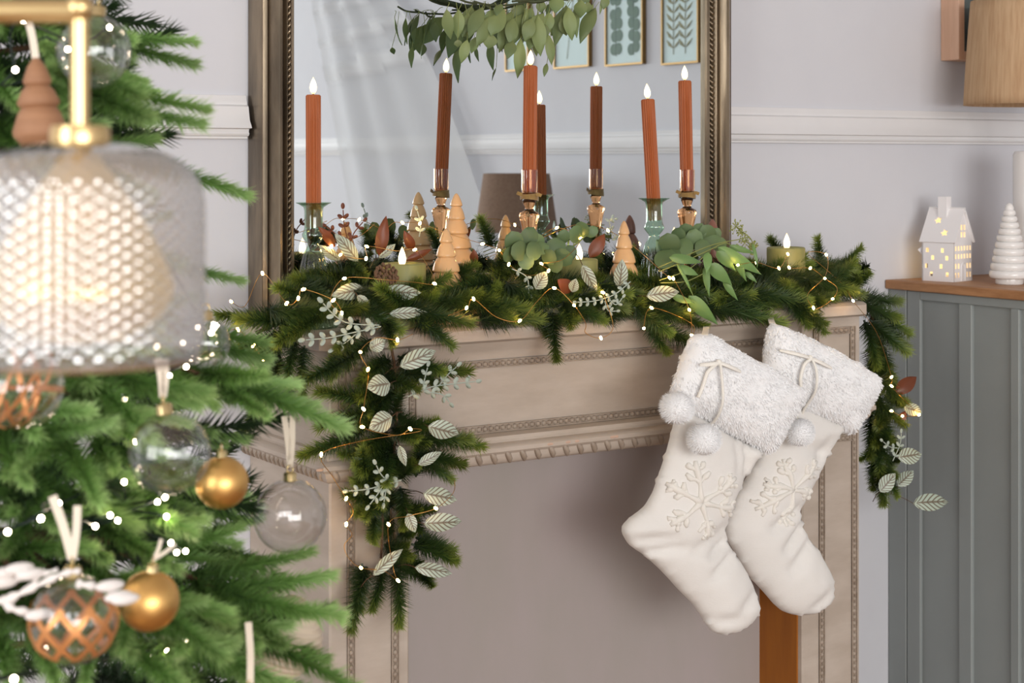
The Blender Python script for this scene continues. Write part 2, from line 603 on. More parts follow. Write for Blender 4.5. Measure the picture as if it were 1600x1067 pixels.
def voile_mat():
    m = bpy.data.materials.new('sheer_banded_voile')
    m.use_nodes = True
    nt = m.node_tree
    nt.nodes.remove(nt.nodes['Principled BSDF'])
    df = nt.nodes.new('ShaderNodeBsdfDiffuse')
    df.inputs['Color'].default_value = (0.80, 0.81, 0.82, 1)
    tl = nt.nodes.new('ShaderNodeBsdfTranslucent')
    tl.inputs['Color'].default_value = (0.80, 0.81, 0.82, 1)
    tr = nt.nodes.new('ShaderNodeBsdfTransparent')
    m1 = nt.nodes.new('ShaderNodeMixShader')
    m1.inputs[0].default_value = 0.3
    nt.links.new(df.outputs[0], m1.inputs[1])
    nt.links.new(tl.outputs[0], m1.inputs[2])
    at_ = nt.nodes.new('ShaderNodeAttribute')
    at_.attribute_name = 'Col'
    sp = nt.nodes.new('ShaderNodeSeparateColor')
    nt.links.new(at_.outputs['Color'], sp.inputs['Color'])
    mr = nt.nodes.new('ShaderNodeMapRange')
    mr.inputs['To Min'].default_value = 0.62
    mr.inputs['To Max'].default_value = 0.98
    nt.links.new(sp.outputs[0], mr.inputs['Value'])
    m2 = nt.nodes.new('ShaderNodeMixShader')
    nt.links.new(mr.outputs[0], m2.inputs[0])
    nt.links.new(tr.outputs[0], m2.inputs[1])
    nt.links.new(m1.outputs[0], m2.inputs[2])
    nt.links.new(m2.outputs[0], nt.nodes['Material Output'].inputs['Surface'])
    return m


M['curtain'] = voile_mat()

# ================================================================== the room
YW, XR = 0.28, 2.0
ZS = 1.0985            # mantel shelf top


def structure(mb, name, m, smooth=None):
    o = mb.build(name, m, None, smooth)
    o['kind'] = 'structure'
    return o


structure(MB().box(-3.4, XR + 0.1, YW, YW + 0.1, 0, 2.6), 'wall_back', M['wall'])
structure(MB().box(XR, XR + 0.1, -6.6, YW, 0, 2.6), 'wall_right', M['wall'])
structure(MB().box(-3.4, XR + 0.1, -6.6, YW + 0.1, -0.06, 0.0), 'floor', M['floor'])
structure(MB().box(-3.4, XR + 0.1, -6.6, YW + 0.1, 2.6, 2.66), 'ceiling', M['ceiling'])

# dado rail: profile (out from the wall, z)
DADO = [(0.0, 1.4520), (0.006, 1.4515), (0.008, 1.444), (0.010, 1.4405), (0.010, 1.437), (0.016, 1.434), (0.018, 1.424), (0.021, 1.412),
        (0.027, 1.404), (0.029, 1.400), (0.018, 1.3985), (0.017, 1.394), (0.019, 1.391), (0.017, 1.388), (0.012, 1.387), (0.012, 1.3835), (0.0, 1.383)]


def rail(name, fn, a, b, prof, m):
    mb = MB()
    n = len(prof)
    vs = [fn(t, o, z) for t in (a, b) for o, z in prof]
    fs = [(i, i + 1, n + i + 1, n + i) for i in range(n - 1)] + [tuple(range(n))[::-1], tuple(range(n, 2 * n))]
    mb.add(vs, fs)
    return structure(mb, name, m, 30)


back = lambda t, o, z: (t, YW - o, z)
right_w = lambda t, o, z: (XR - o, t, z)
rail('trim_1', back, -3.4, at(386, 180, YW - 0.01).x, DADO, M['trim'])
rail('trim_2', back, at(1160, 190, YW).x - 0.06, XR - 0.0, DADO, M['trim'])
rail('trim_3', right_w, -6.6, YW - 0.03, [(o, z - 0.013) for o, z in DADO], M['trim'])
SK = [(0, 0.16), (0.008, 0.157), (0.010, 0.14), (0.016, 0.13), (0.016, 0.0), (0, 0)]
rail('baseboard_back', back, -3.4, -0.03, SK, M['trim'])
rail('baseboard_right', right_w, -6.6, -0.3, SK, M['trim'])

# ================================================================== mantelpiece
XA, XB, XC, XD = 0.0, 0.132, 0.918, 1.056
YF = 0.02              # frieze plane
mantel = thing('mantelpiece', 'greige painted wooden fireplace mantelpiece with beaded mouldings, carrying the pine garland', 'mantelpiece', (0.53, 0.14, 0))
MB().box(XA, XB, 0, YW, 0, 0.90, 0.003).build('pilaster', M['mantel'], mantel)
MB().box(XC, XD, 0, YW, 0, 0.90, 0.003).build('pilaster', M['mantel'], mantel)
MB().box(XA, XB, 0, YW, 0.90, 1.074, 0.002).build('corner_block', M['mantel'], mantel)
MB().box(XC, XD, 0, YW, 0.90, 1.074, 0.002).build('corner_block', M['mantel'], mantel)
MB().box(XB - 0.004, XC + 0.004, YF, YW, 0.90, 1.074).build('frieze', M['mantel'], mantel)
tag(MB().box(XB, XC, 0.109, 0.125, 0, 0.90).build('fire_board', M['board'], mantel), 'mauve grey painted board closing the fireplace opening')
tag(MB().box(XC - 0.003, XC + 0.001, 0.012, 0.109, 0, 0.888).build('reveal_panel', M['ochre'], mantel), 'raw ochre wood side of the opening')


def wrap(prof, x0, x1, yf, yb, cham=0.0):
    """moulding swept round the front and both ends, corners mitred"""
    mb = MB()
    n = len(prof)
    vs = []
    rings = 4 if not cham else 6
    for o, z in prof:
        if not cham:
            vs += [(x0 - o, yb, z), (x0 - o, yf - o, z), (x1 + o, yf - o, z), (x1 + o, yb, z)]
        else:
            c = cham
            vs += [(x0 - o, yb, z), (x0 - o, yf - o + c, z), (x0 - o + c, yf - o, z), (x1 + o - c, yf - o, z), (x1 + o, yf - o + c, z), (x1 + o, yb, z)]
    fs = []
    for i in range(n - 1):
        for k in range(rings - 1):
            fs.append((i * rings + k, (i + 1) * rings + k, (i + 1) * rings + k + 1, i * rings + k + 1))
    fs.append(tuple(range(rings)))
    fs.append(tuple((n - 1) * rings + k for k in range(rings))[::-1])
    return mb.add(vs, fs)


wrap([(0.008, ZS), (0.014, ZS - 0.002), (0.018, ZS - 0.006), (0.018, ZS - 0.0225), (0.014, ZS - 0.026), (0.0, ZS - 0.0262)], XA, XD - 0.004, 0, YW, 0.016).build('shelf', M['mantel_top'], mantel, 40)
wrap([(0.001, 0.928), (0.006, 0.926), (0.008, 0.921), (0.007, 0.917), (0.016, 0.915), (0.020, 0.911), (0.020, 0.905), (0.016, 0.902), (0.014, 0.900), (0.013, 0.894), (0.009, 0.888), (0.004, 0.884), (0.0, 0.8835)],
     XA, XD, 0, YW).build('waist_moulding', M['mantel'], mantel, 35)
# cove under the shelf along the frieze
mb = MB()
prof = [(YF, 1.043), (YF - 0.004, 1.043), (YF - 0.006, 1.050), (YF - 0.010, 1.058), (YF - 0.019, 1.066), (YF - 0.022, 1.074), (YF, 1.074)]
n = len(prof)
mb.add([(x, y, z) for x in (XB, XC) for y, z in prof], [(i, n + i, n + i + 1, i + 1) for i in range(n - 1)])
mb.build('cove_moulding', M['mantel'], mantel, 35)
# plinth blocks at the floor
for x0, x1 in ((XA, XB), (XC, XD)):
    MB().box(x0 - 0.01, x1 + 0.01, -0.012, YW, 0, 0.14, 0.004).build('plinth', M['mantel'], mantel)


def beads(path, y, w=0.0125, pitch=0.0108):
    """sunk band with a row of beads and rings in relief: (x, z) polyline on the plane y"""
    mb = MB()
    for (xa, za), (xb, zb) in zip(path[:-1], path[1:]):
        L = math.hypot(xb - xa, zb - za)
        horiz = abs(xb - xa) > abs(zb - za)
        h = w / 2
        if horiz:
            mb.box(min(xa, xb) - h, max(xa, xb) + h, y - 0.0012, y + 0.002, za - h, za + h)
            mb.box(min(xa, xb) - h, max(xa, xb) + h, y - 0.0036, y, za + h - 0.0016, za + h)
            mb.box(min(xa, xb) - h, max(xa, xb) + h, y - 0.0036, y, za - h, za - h + 0.0016)
        else:
            mb.box(xa - h, xa + h, y - 0.0012, y + 0.002, min(za, zb) - h, max(za, zb) + h)
            mb.box(xa + h - 0.0016, xa + h, y - 0.0036, y, min(za, zb) - h, max(za, zb) + h)
            mb.box(xa - h, xa - h + 0.0016, y - 0.0036, y, min(za, zb) - h, max(za, zb) + h)
        k = max(1, int(L / pitch))
        for i in range(k):
            t = (i + 0.5) / k
            x, z = xa + (xb - xa) * t, za + (zb - za) * t
            mb.ball((x, y - 0.001, z), 0.0043, 8, 5, (1.05, 0.9, 1) if horiz else (1, 0.9, 1.05))
            s = pitch / 2
            c = (x + s, y - 0.0008, z) if horiz else (x, y - 0.0008, z + s)
            mb.ball(c, 0.0030, 6, 4, (0.35, 0.9, 1) if horiz else (1, 0.9, 0.35))
    o = mb.build('bead_moulding', M['mantel_dark'], mantel, 40)
    o['kind'] = 'stuff'
    return o


beads([(0.150, 1.035), (0.905, 1.035)], YF)
beads([(0.150, 0.935), (0.905, 0.935)], YF)
beads([(0.148, 0.948), (0.148, 1.022)], YF)
beads([(0.903, 0.948), (0.903, 1.022)], YF)
for a, b in ((0.034, 0.107), (0.962, 1.0405)):
    beads([(a, 0.06 + 0.1), (a, 0.857)], 0.0)
    beads([(b, 0.06 + 0.1), (b, 0.857)], 0.0)
    beads([(a + 0.011, 0.857), (b - 0.011, 0.857)], 0.0)
for a, b in ((0.020, 0.112), (0.948, 1.036)):
    beads([(a, 0.938), (a, 1.048)], 0.0)
    beads([(b, 0.938), (b, 1.048)], 0.0)
    beads([(a + 0.011, 1.048), (b - 0.011, 1.048)], 0.0)
    beads([(a + 0.011, 0.938), (b - 0.011, 0.938)], 0.0)
# slanting gadroons of the waist moulding
mb = MB()
for i in range(40):
    x = XA + 0.004 + (XD - XA - 0.008) * i / 39
    pts = [(x - 0.006, -0.0145, 0.9035), (x - 0.0025, -0.0150, 0.8985), (x + 0.002, -0.0120, 0.892), (x + 0.006, -0.0070, 0.8855)]
    mb.tube(pts, [0.0028, 0.0050, 0.0048, 0.0022], 8)
for i in range(18):
    y = 0.004 + (YW - 0.01) * i / 17
    for sx, x in ((-1, XA), (1, XD)):
        pts = [(x + sx * 0.0135, y - 0.004, 0.9005), (x + sx * 0.0150, y - 0.0015, 0.8965), (x + sx * 0.012, y + 0.0015, 0.891), (x + sx * 0.0075, y + 0.003, 0.8865)]
        mb.tube(pts, [0.0022, 0.0034, 0.0030, 0.0015], 6)
o = mb.build('gadroon_carving', M['mantel_dark'], mantel, 50)
o['kind'] = 'stuff'
# chipped paint on the waist moulding
mb = MB()
for px, py in ((888, 693), (902, 690), (958, 683), (964, 682), (860, 698), (500, 741)):
    c = at(px, py, -0.0205)
    mb.ball((c.x, -0.0196, 0.9085), 0.005, 8, 4, (RND.uniform(0.9, 1.8), 0.25, 0.5))
tag(mb.build('paint_chips', mat('bare_pinkish_wood', srgb(204, 172, 152), 0.6), mantel, 60), kind='stuff')

# ================================================================== mirror
MX0, MX1 = -0.004, 0.949
MZ0, MZ1 = ZS + 0.001, 2.40
FWL, FWR = 0.050, 0.074
mirror = thing('mirror', 'large bronze-framed mirror leaning on the wall above the mantel shelf', 'mirror', (0.47, 0.25, MZ0))
g = MB().add([(MX0 + 0.03, YM, MZ0 + 0.03), (MX1 - 0.03, YM, MZ0 + 0.03), (MX1 - 0.03, YM, MZ1 - 0.03), (MX0 + 0.03, YM, MZ1 - 0.03),
              (MX0 + 0.03, YM + 0.004, MZ0 + 0.03), (MX1 - 0.03, YM + 0.004, MZ0 + 0.03), (MX1 - 0.03, YM + 0.004, MZ1 - 0.03), (MX0 + 0.03, YM + 0.004, MZ1 - 0.03)],
             [(0, 1, 2, 3), (7, 6, 5, 4), (0, 4, 5, 1), (1, 5, 6, 2), (2, 6, 7, 3), (3, 7, 4, 0)])
g.build('mirror_glass', M['mirror'], mirror)
# frame section across its width: s from the outer edge (0) to the inner edge (1), y towards the room
SEC = [(0.0, 0.276), (0.0, 0.232), (0.02, 0.226), (0.10, 0.224), (0.16, 0.222), (0.20, 0.226), (0.24, 0.214), (0.30, 0.204), (0.38, 0.1985), (0.46, 0.199), (0.54, 0.205),
       (0.58, 0.213), (0.60, 0.216), (0.64, 0.209), (0.70, 0.206), (0.74, 0.210), (0.76, 0.215), (0.86, 0.2155), (0.87, 0.211), (0.96, 0.211), (1.0, 0.214), (1.0, 0.224)]


def stile(name, kind):
    mb = MB()
    n = len(SEC)
    vs = []
    for e in (0, 1):
        for s, y in SEC:
            if kind == 'left':
                x = MX0 + s * FWL; z = (MZ0 + s * 0.06) if e == 0 else (MZ1 - s * 0.06)
            elif kind == 'right':
                x = MX1 - s * FWR; z = (MZ0 + s * 0.06) if e == 0 else (MZ1 - s * 0.06)
            elif kind == 'top':
                z = MZ1 - s * 0.06; x = (MX0 + s * FWL) if e == 0 else (MX1 - s * FWR)
            else:
                z = MZ0 + s * 0.06; x = (MX0 + s * FWL) if e == 0 else (MX1 - s * FWR)
            vs.append((x, y, z))
    mb.add(vs, [(i, i + 1, n + i + 1, n + i) for i in range(n - 1)])
    return mb.build(name, M['bronze'], mirror, 40)


for k in ('left', 'right'): stile('frame_stile', k)
for k in ('top', 'bottom'): stile('frame_rail', k)
for x, s in ((MX0 + 0.004, 1), (MX1 - 0.004, -1)):
    mb = MB().box(min(x - s * 0.003, x + s * 0.006), max(x - s * 0.003, x + s * 0.006), 0.2255, 0.277, MZ0, MZ1)
    mb.build('frame_side', M['bronze_dark'], mirror)
for name, x in (('left', MX0 + 0.81 * FWL), ('right', MX1 - 0.81 * FWR)):
    mb = MB()
    z = MZ0 + 0.06
    sgn = 1 if name == 'left' else -1
    while z < MZ1 - 0.06:
        mb.tube([(x - sgn * 0.0030, 0.2125, z - 0.0042), (x, 0.2095, z), (x + sgn * 0.0030, 0.2125, z + 0.0042)], [0.0020, 0.0034, 0.0020], 6)
        z += 0.0098
    tag(mb.build('rope_beading', M['bronze'], mirror, 60), kind='stuff')

# ================================================================== cabinet
CX0 = 1.413
ZC = 1.1056
cab = thing('cabinet', 'sage grey panelled cabinet with an oak top beside the mantelpiece', 'cabinet', (1.7, 0.07, 0))
MB().box(CX0 + 0.008, XR - 0.002, -0.15, YW - 0.001, 0.08, ZC - 0.018).build('carcass', M['cab'], cab)
MB().box(CX0 + 0.02, XR - 0.002, -0.13, YW - 0.001, 0.0, 0.08).build('plinth', M['cab'], cab)
tag(MB().box(CX0 - 0.010, XR - 0.001, -0.17, YW - 0.001, ZC - 0.018, ZC, 0.002).build('oak_top', M['oak'], cab), 'oiled oak worktop')
yb = [YW - 0.001, 0.237, 0.2305, 0.193, 0.092, 0.060, -0.035, -0.055, -0.15]
MB().box(CX0, CX0 + 0.009, 0.2305, YW - 0.001, 0.08, ZC - 0.0185, 0.001).build('side_stile', M['cab'], cab)
MB().box(CX0 + 0.001, CX0 + 0.009, 0.193, 0.229, 0.08, ZC - 0.0185, 0.0015).build('side_stile', M['cab'], cab)
MB().box(CX0, CX0 + 0.009, 0.060, 0.092, 0.08, ZC - 0.036, 0.0015).build('side_batten', M['cab'], cab)
MB().box(CX0, CX0 + 0.009, -0.055, -0.035, 0.08, ZC - 0.036, 0.0015).build('side_batten', M['cab'], cab)
MB().box(CX0, CX0 + 0.009, -0.15, -0.125, 0.08, ZC - 0.036, 0.0015).build('side_batten', M['cab'], cab)
MB().box(CX0, CX0 + 0.009, -0.15, 0.193, ZC - 0.036, ZC - 0.0185, 0.0015).build('side_rail', M['cab'], cab)
MB().box(CX0, CX0 + 0.009, -0.15, 0.193, 0.08, 0.16, 0.0015).build('side_rail', M['cab'], cab)
for k, (a, b) in enumerate(((CX0 + 0.014, 1.695), (1.701, XR - 0.012))):
    d = MB().box(a, b, -0.168, -0.15, 0.10, ZC - 0.03, 0.002).build('door', M['cab'], cab)
    MB().ball((b - 0.03 if k == 0 else a + 0.03, -0.18, 0.75), 0.013).build('knob', M['brass'], d, 60)

# ================================================================== cabinet top things
def inside(pts, poly):
    x, y = pts[:, 0], pts[:, 1]
    r = np.zeros(len(pts), bool)
    n = len(poly)
    j = n - 1
    for i in range(n):
        xi, yi, xj, yj = poly[i, 0], poly[i, 1], poly[j, 0], poly[j, 1]
        r ^= ((yi > y) != (yj > y)) & (x < (xj - xi) * (y - yi) / (yj - yi + 1e-12) + xi)
        j = i
    return r


# ---- ceramic house
hc = Vector((1.4655, 0.152, ZC))
rv, fv = Vector((CT, -ST, 0)), Vector((ST, CT, 0))
HL = (fv - rv).normalized()          # along the long wall, away from the near corner
HR = (fv + rv).normalized()          # along the gable wall
house = thing('ceramic_house', 'small lit white ceramic house with star holes in the roof on the cabinet', 'ornament', hc + (HL + HR) * 0.036)
hw, hl, he, hp = 0.0725, 0.072, 0.083, 0.146


def holed(name, o, ux, rows, mat_, parent, th=0.0028, label=None):
    """wall sheet on origin o, x axis ux: rows = (z0, z1, l0, r0, l1, r1, [holes (a, b)])"""
    mb = MB()
    uz = Vector((0, 0, 1))
    P = lambda x, z: o + ux * x + uz * z
    for z0, z1, l0, r0, l1, r1, holes in rows:
        xs = []
        for a, b in holes: xs += [a, b]
        lo, hi = [l0] + xs + [r0], [l1] + xs + [r1]
        for i in range(0, len(lo), 2):
            mb.add([P(lo[i], z0), P(lo[i + 1], z0), P(hi[i + 1], z1), P(hi[i], z1)], [(0, 1, 2, 3)])
    ob = mb.build(name, mat_, parent)
    import bmesh
    bm = bmesh.new()
    bm.from_mesh(ob.data)
    bmesh.ops.remove_doubles(bm, verts=bm.verts, dist=1e-5)
    nn = Vector((0, 0, 1)).cross(ux).normalized()
    inward = (hc + (HL * hl + HR * hw) / 2 - (o + ux * hw / 2))
    inward.z = 0
    sgn = 1 if nn.dot(inward) > 0 else -1
    r = bmesh.ops.extrude_face_region(bm, geom=bm.faces[:])
    for v in [e for e in r['geom'] if isinstance(e, bmesh.types.BMVert)]:
        v.co += nn * sgn * th
    bmesh.ops.recalc_face_normals(bm, faces=bm.faces[:])
    bm.to_mesh(ob.data)
    bm.free()
    return ob


def zrows(h0, h1, wid, bands):
    """plain rows between bands (za, zb, holes)"""
    out, z = [], h0
    for za, zb, holes in bands:
        if za > z: out.append((z, za, 0, wid, 0, wid, []))
        out.append((za, zb, 0, wid, 0, wid, holes))
        z = zb
    if h1 > z: out.append((z, h1, 0, wid, 0, wid, []))
    return out


def slots(cs, w=0.0068): return [(c - w / 2, c + w / 2) for c in sorted(cs)]


g6 = [0.0085 + i * 0.0110 for i in range(6)]
side = [(0.013, 0.022, slots([0.019, 0.049])), (0.027, 0.036, slots([0.028, 0.061])), (0.043, 0.052, slots([0.015, 0.049])), (0.057, 0.066, slots([0.027, 0.060])), (0.068, 0.077, slots([]))]
holed('side_wall', hc, HL, zrows(0, he, hl, [(0.010, 0.019, slots([0.015, 0.051])), (0.026, 0.035, slots([0.029, 0.062])), (0.043, 0.052, slots([0.016, 0.048])), (0.058, 0.067, slots([0.026, 0.060]))]), M['matt_ceramic'], house)
gr = zrows(0, he, hw, [(0.008, 0.0185, slots([g6[0], g6[1], g6[4], g6[5]])), (0.026, 0.0365, slots([g6[0], g6[1], g6[4], g6[5]])), (0.046, 0.0555, slots(g6)), (0.062, 0.0715, slots(g6))])
sl = lambda z: (z - he) / (hp - he) * hw / 2


def grow(z0, z1, holes): return (z0, z1, sl(z0), hw - sl(z0), sl(z1), hw - sl(z1), holes)


w4 = slots([hw / 2 - 0.0055, hw / 2 + 0.0055], 0.0075)
gr += [grow(he, 0.0885, []), grow(0.0885, 0.0995, w4), grow(0.0995, 0.103, []), grow(0.103, 0.114, w4), grow(0.114, hp - 0.0005, [])]
gw = holed('gable_wall', hc + HR * 0.0003, HR, gr, M['matt_ceramic'], house)
# back walls: the far long wall whole, the far gable with the opening for the light
holed('side_wall', hc + HR * hw, HL, zrows(0, he, hl, []), M['matt_ceramic'], house)
holed('gable_wall', hc + HL * hl, HR, zrows(0, he, hw, [(0.004, 0.062, [(0.014, hw - 0.014)])]) + [grow(he, hp - 0.0005, [])], M['matt_ceramic'], house)
# door arch and its recess
cdoor = hc + HR * (hw / 2) - HL * 0.0006
mb = MB()
arch = [(-0.0075, 0.0), (-0.0075, 0.026)] + [(-0.0075 * math.cos(a), 0.026 + 0.0105 * math.sin(a)) for a in [PI * k / 10 for k in range(1, 10)]] + [(0.0075, 0.026), (0.0075, 0.0)]
mb.tube([cdoor + HR * x + Vector((0, 0, z + 0.001)) for x, z in arch], 0.0011, 6)
mb.build('door_arch', M['matt_ceramic'], house, 60)
# roof slabs, one with two star holes
ov = 0.0045


def star(cx, cy, r, n=5, rot=0.3):
    return [(cx + (r if k % 2 == 0 else r * 0.5) * math.sin(PI * k / n + rot), cy + (r if k % 2 == 0 else r * 0.5) * math.cos(PI * k / n + rot)) for k in range(2 * n)]


for sd in (0, 1):
    e0 = hc + (HR * (-0.004) if sd == 0 else HR * (hw + 0.004)) + Vector((0, 0, he - 0.004))
    rg = hc + HR * hw / 2 + Vector((0, 0, hp + 0.003))
    up = rg - e0
    SL = up.length
    up.normalize()
    Lr = hl + 2 * ov
    O = e0 - HL * ov
    pts = [(0, 0), (Lr, 0), (Lr, SL), (0, SL)]
    loops = [list(range(4))]
    if sd == 0:
        for c in ((0.052, 0.050, 0.0095), (0.030, 0.022, 0.0095)):
            st = star(*c)
            loops.append(list(range(len(pts), len(pts) + len(st))))
            pts += st
    edges = [(l[i], l[(i + 1) % len(l)]) for l in loops for i in range(len(l))]
    vv, ee, ff, _, _, _ = delaunay_2d_cdt([Vector(p) for p in pts], edges, [], 1, 1e-6)
    for st in loops[1:]:
        sp_ = np.array([pts[i] for i in st])
        ff = [f for f in ff if not inside(np.array([[sum(vv[i].x for i in f) / len(f), sum(vv[i].y for i in f) / len(f)]]), sp_)[0]]
    nrm = HL.cross(up).normalized()
    if nrm.z < 0: nrm = -nrm
    mb = MB()
    n = len(vv)
    P = [O + HL * v.x + up * v.y for v in vv]
    bd = {}
    for f in ff:
        for i in range(len(f)):
            e = (f[i], f[(i + 1) % len(f)])
            bd[tuple(sorted(e))] = bd.get(tuple(sorted(e)), 0) + 1
    fs = [tuple(f) for f in ff] + [tuple(i + n for i in f)[::-1] for f in ff] + [(a, b, b + n, a + n) for (a, b), k in bd.items() if k == 1]
    mb.add(P + [p - nrm * 0.0035 for p in P], fs)
    mb.build('roof_slab', M['matt_ceramic'], house)
cc = hc + HR * (hw / 2 - 0.003) + HL * 0.040
mb = MB()
q = [cc + HR * a * 0.0095 + HL * b * 0.0095 for a, b in ((-1, -1), (1, -1), (1, 1), (-1, 1))]
mb.add([p + Vector((0, 0, 0.128)) for p in q] + [p + Vector((0, 0, 0.170)) for p in q], [(0, 1, 5, 4), (1, 2, 6, 5), (2, 3, 7, 6), (3, 0, 4, 7), (4, 5, 6, 7)])
mb.build('chimney', M['matt_ceramic'], house)
ctr = hc + HL * hl * 0.5 + HR * hw * 0.5
mb = MB().lathe([(0.017, 0.001), (0.018, 0.004), (0.018, 0.012), (0.004, 0.014)], 20, Matrix.Translation(ctr), capb=True, capt=True)
mb.build('tealight', M['matt_ceramic'], house, 40)
lp_ = lambda a, b, z: hc + HL * a + HR * b + Vector((0, 0, z))
i0, i1, j0, j1 = 0.009, hl - 0.009, 0.010, hw - 0.010
mb = MB().add([lp_(i0, j0, 0.014), lp_(i1, j0, 0.014), lp_(i1, j1, 0.014), lp_(i0, j1, 0.014), lp_(i0, j0, 0.080), lp_(i1, j0, 0.080), lp_(i1, j1, 0.080), lp_(i0, j1, 0.080), lp_(i0, hw / 2, 0.128), lp_(i1, hw / 2, 0.128)],
              [(3, 2, 1, 0), (0, 1, 5, 4), (1, 2, 6, 5), (2, 3, 7, 6), (3, 0, 4, 7), (4, 5, 9, 8), (6, 7, 8, 9), (7, 4, 8), (5, 6, 9)])
tag(mb.build('window_glow_block', emitter('added_window_glow', (1, 0.66, 0.26, 1), 1.7), house, 180), 'house-shaped glowing block added to light the windows')  # glowing block shaped like the house, added so every window looks lit
# paper tag
tg = hc + HL * (hl + 0.004) + HR * 0.006
c = atd(1447, 392, depth(tg) - 0.0)
mb = MB()
dg = 0.017
for k in (0, 1):
    o2 = HR * 0
tp = [c + rv * a * dg + Vector((0, 0, b * dg)) for a, b in ((-1, 0.15), (0.1, 1.0), (1.1, -0.1), (0.1, -1.1))]
mb.add(tp + [p + fv * 0.0006 for p in tp], [(0, 1, 2, 3), (7, 6, 5, 4), (0, 4, 5, 1), (1, 5, 6, 2), (2, 6, 7, 3), (3, 7, 4, 0)])
pt = mb.build('paper_tag', mat('white_card', srgb(240, 236, 236), 0.7), house)
mb = MB().tube(spline([c + rv * 0.010 + Vector((0, 0, -0.006)), c + rv * 0.006 + fv * 0.004 + Vector((0, 0, -0.022)), Vector((c.x + 0.004, c.y + 0.002, ZC + 0.001)) + rv * 0.002], 5), 0.0005, 5)
mb.build('tag_string', M['cord'], house)
mb = MB()
for i in range(3):
    o2 = c + rv * (0.004 + 0.0012 * i) - fv * 0.0004 + Vector((0, 0, 0.004 - i * 0.005))
    mb.add([o2 + rv * a + Vector((0, 0, b)) for a, b in ((0, 0), (0.0028, 0.0006), (0.0028, 0.0018), (0, 0.0012))], [(0, 1, 2, 3)])
mb.build('tag_print', mat('black_print', srgb(60, 60, 60), 0.6), house)

# ---- ribbed white tree
wt = Vector((1.523, 0.061, ZC))
R_ = [31, 29, 26.5, 24.5, 22, 19.5, 17, 14.5, 12, 9.5, 7.2]
S_ = 3.282 / FPX
prof = [(0.0001, 0), (21 * S_, 0), (21.5 * S_, 2 * S_), (21 * S_, 9 * S_)]
z = 9.0
hs = [12.3, 11.8, 11.4, 11, 10.7, 10.4, 10.1, 9.9, 9.6, 9.3]
for i in range(10):
    r, h = R_[i], hs[i]
    for k in range(0, 7):
        a = PI * k / 6
        prof.append(((r - 3.2 + 3.2 * math.sin(a)) * S_, (z + h * (1 - math.cos(a)) / 2) * S_))
    z += h
for k in range(1, 7):
    a = PI / 2 * k / 6
    prof.append((max(0.0001, 7.0 * math.cos(a)) * S_, (z + 11 * math.sin(a)) * S_))
t = MB().lathe(prof, 40, Matrix.Translation(wt)).build('ribbed_ceramic_tree', M['white_ceramic'], None, 80)
tag(t, 'glossy white ribbed ceramic tree standing beside the lit house', 'ornament')

# ---- table lamp with rope shade
lc = Vector((1.6325, 0.083, ZC))
lamp = thing('table_lamp', 'table lamp with white cylinder base and wound jute rope shade on the cabinet', 'lamp', lc)
MB().lathe([(0.0001, 0), (0.046, 0), (0.048, 0.004), (0.0475, 0.12), (0.048, 0.255), (0.044, 0.262), (0.012, 0.264), (0.008, 0.268), (0.008, 0.36)], 40, Matrix.Translation(lc)).build('base', M['white_ceramic'], lamp, 50)
ns = 150
rf = lambda a, zz, r: r + 0.0011 * math.cos(ns * a) ** 2
zt, zb_ = 1.672 - ZC, 1.461 - ZC
prof = [(0.1435 - 0.014 * (i / 10) ** 1.2, zb_ + (zt - zb_) * i / 10) for i in range(11)]
sh = MB().lathe([(0.139, zb_)] + prof + [(0.126, zt), (0.137, zb_ + 0.002), (0.139, zb_)], ns * 4, Matrix.Translation(lc), rf).build('shade', M['rope'], lamp, 180)
MB().tube([lc + Vector((0, 0, 0.36)), lc + Vector((0, 0, zt - 0.03))], 0.004, 8).build('shade_stem', M['brass'], lamp, 60)
mb = MB()
for k in range(3):
    a = 2 * PI * k / 3
    mb.tube([lc + Vector((0, 0, zt - 0.03)), lc + Vector((0.127 * math.cos(a), 0.127 * math.sin(a), zt - 0.006))], 0.0018, 6)
mb.build('shade_spider', M['brass'], lamp, 60)
MB().ball(lc + Vector((0, 0, zt - 0.08)), 0.026, 16, 12).build('light_bulb', M['white_ceramic'], lamp, 180)

# ---- wooden picture frame on the wall
px0, pz0 = 1.567, 1.558
fr = thing('picture_frame', 'deep pale wood picture frame on the wall behind the rope lamp', 'picture frame', (px0 + 0.15, 0.255, pz0))
W_, H_ = 0.31, 0.42
yf_, yb_ = 0.2305, YW - 0.0005
for name, b in (('left', (px0, px0 + 0.018, pz0, pz0 + H_)), ('right', (px0 + W_ - 0.018, px0 + W_, pz0, pz0 + H_)), ('bottom', (px0 + 0.018, px0 + W_ - 0.018, pz0, pz0 + 0.018)), ('top', (px0 + 0.018, px0 + W_ - 0.018, pz0 + H_ - 0.018, pz0 + H_))):
    MB().box(b[0], b[1], yf_, yb_, b[2], b[3], 0.0008).build('frame_side', M['pale_wood'], fr)
MB().box(px0 + 0.017, px0 + W_ - 0.017, 0.262, 0.266, pz0 + 0.017, pz0 + H_ - 0.017).build('print', M['dark_print'], fr)
MB().box(px0 + 0.017, px0 + W_ - 0.017, 0.244, 0.246, pz0 + 0.017, pz0 + H_ - 0.017).build('glass', M['pane'], fr)

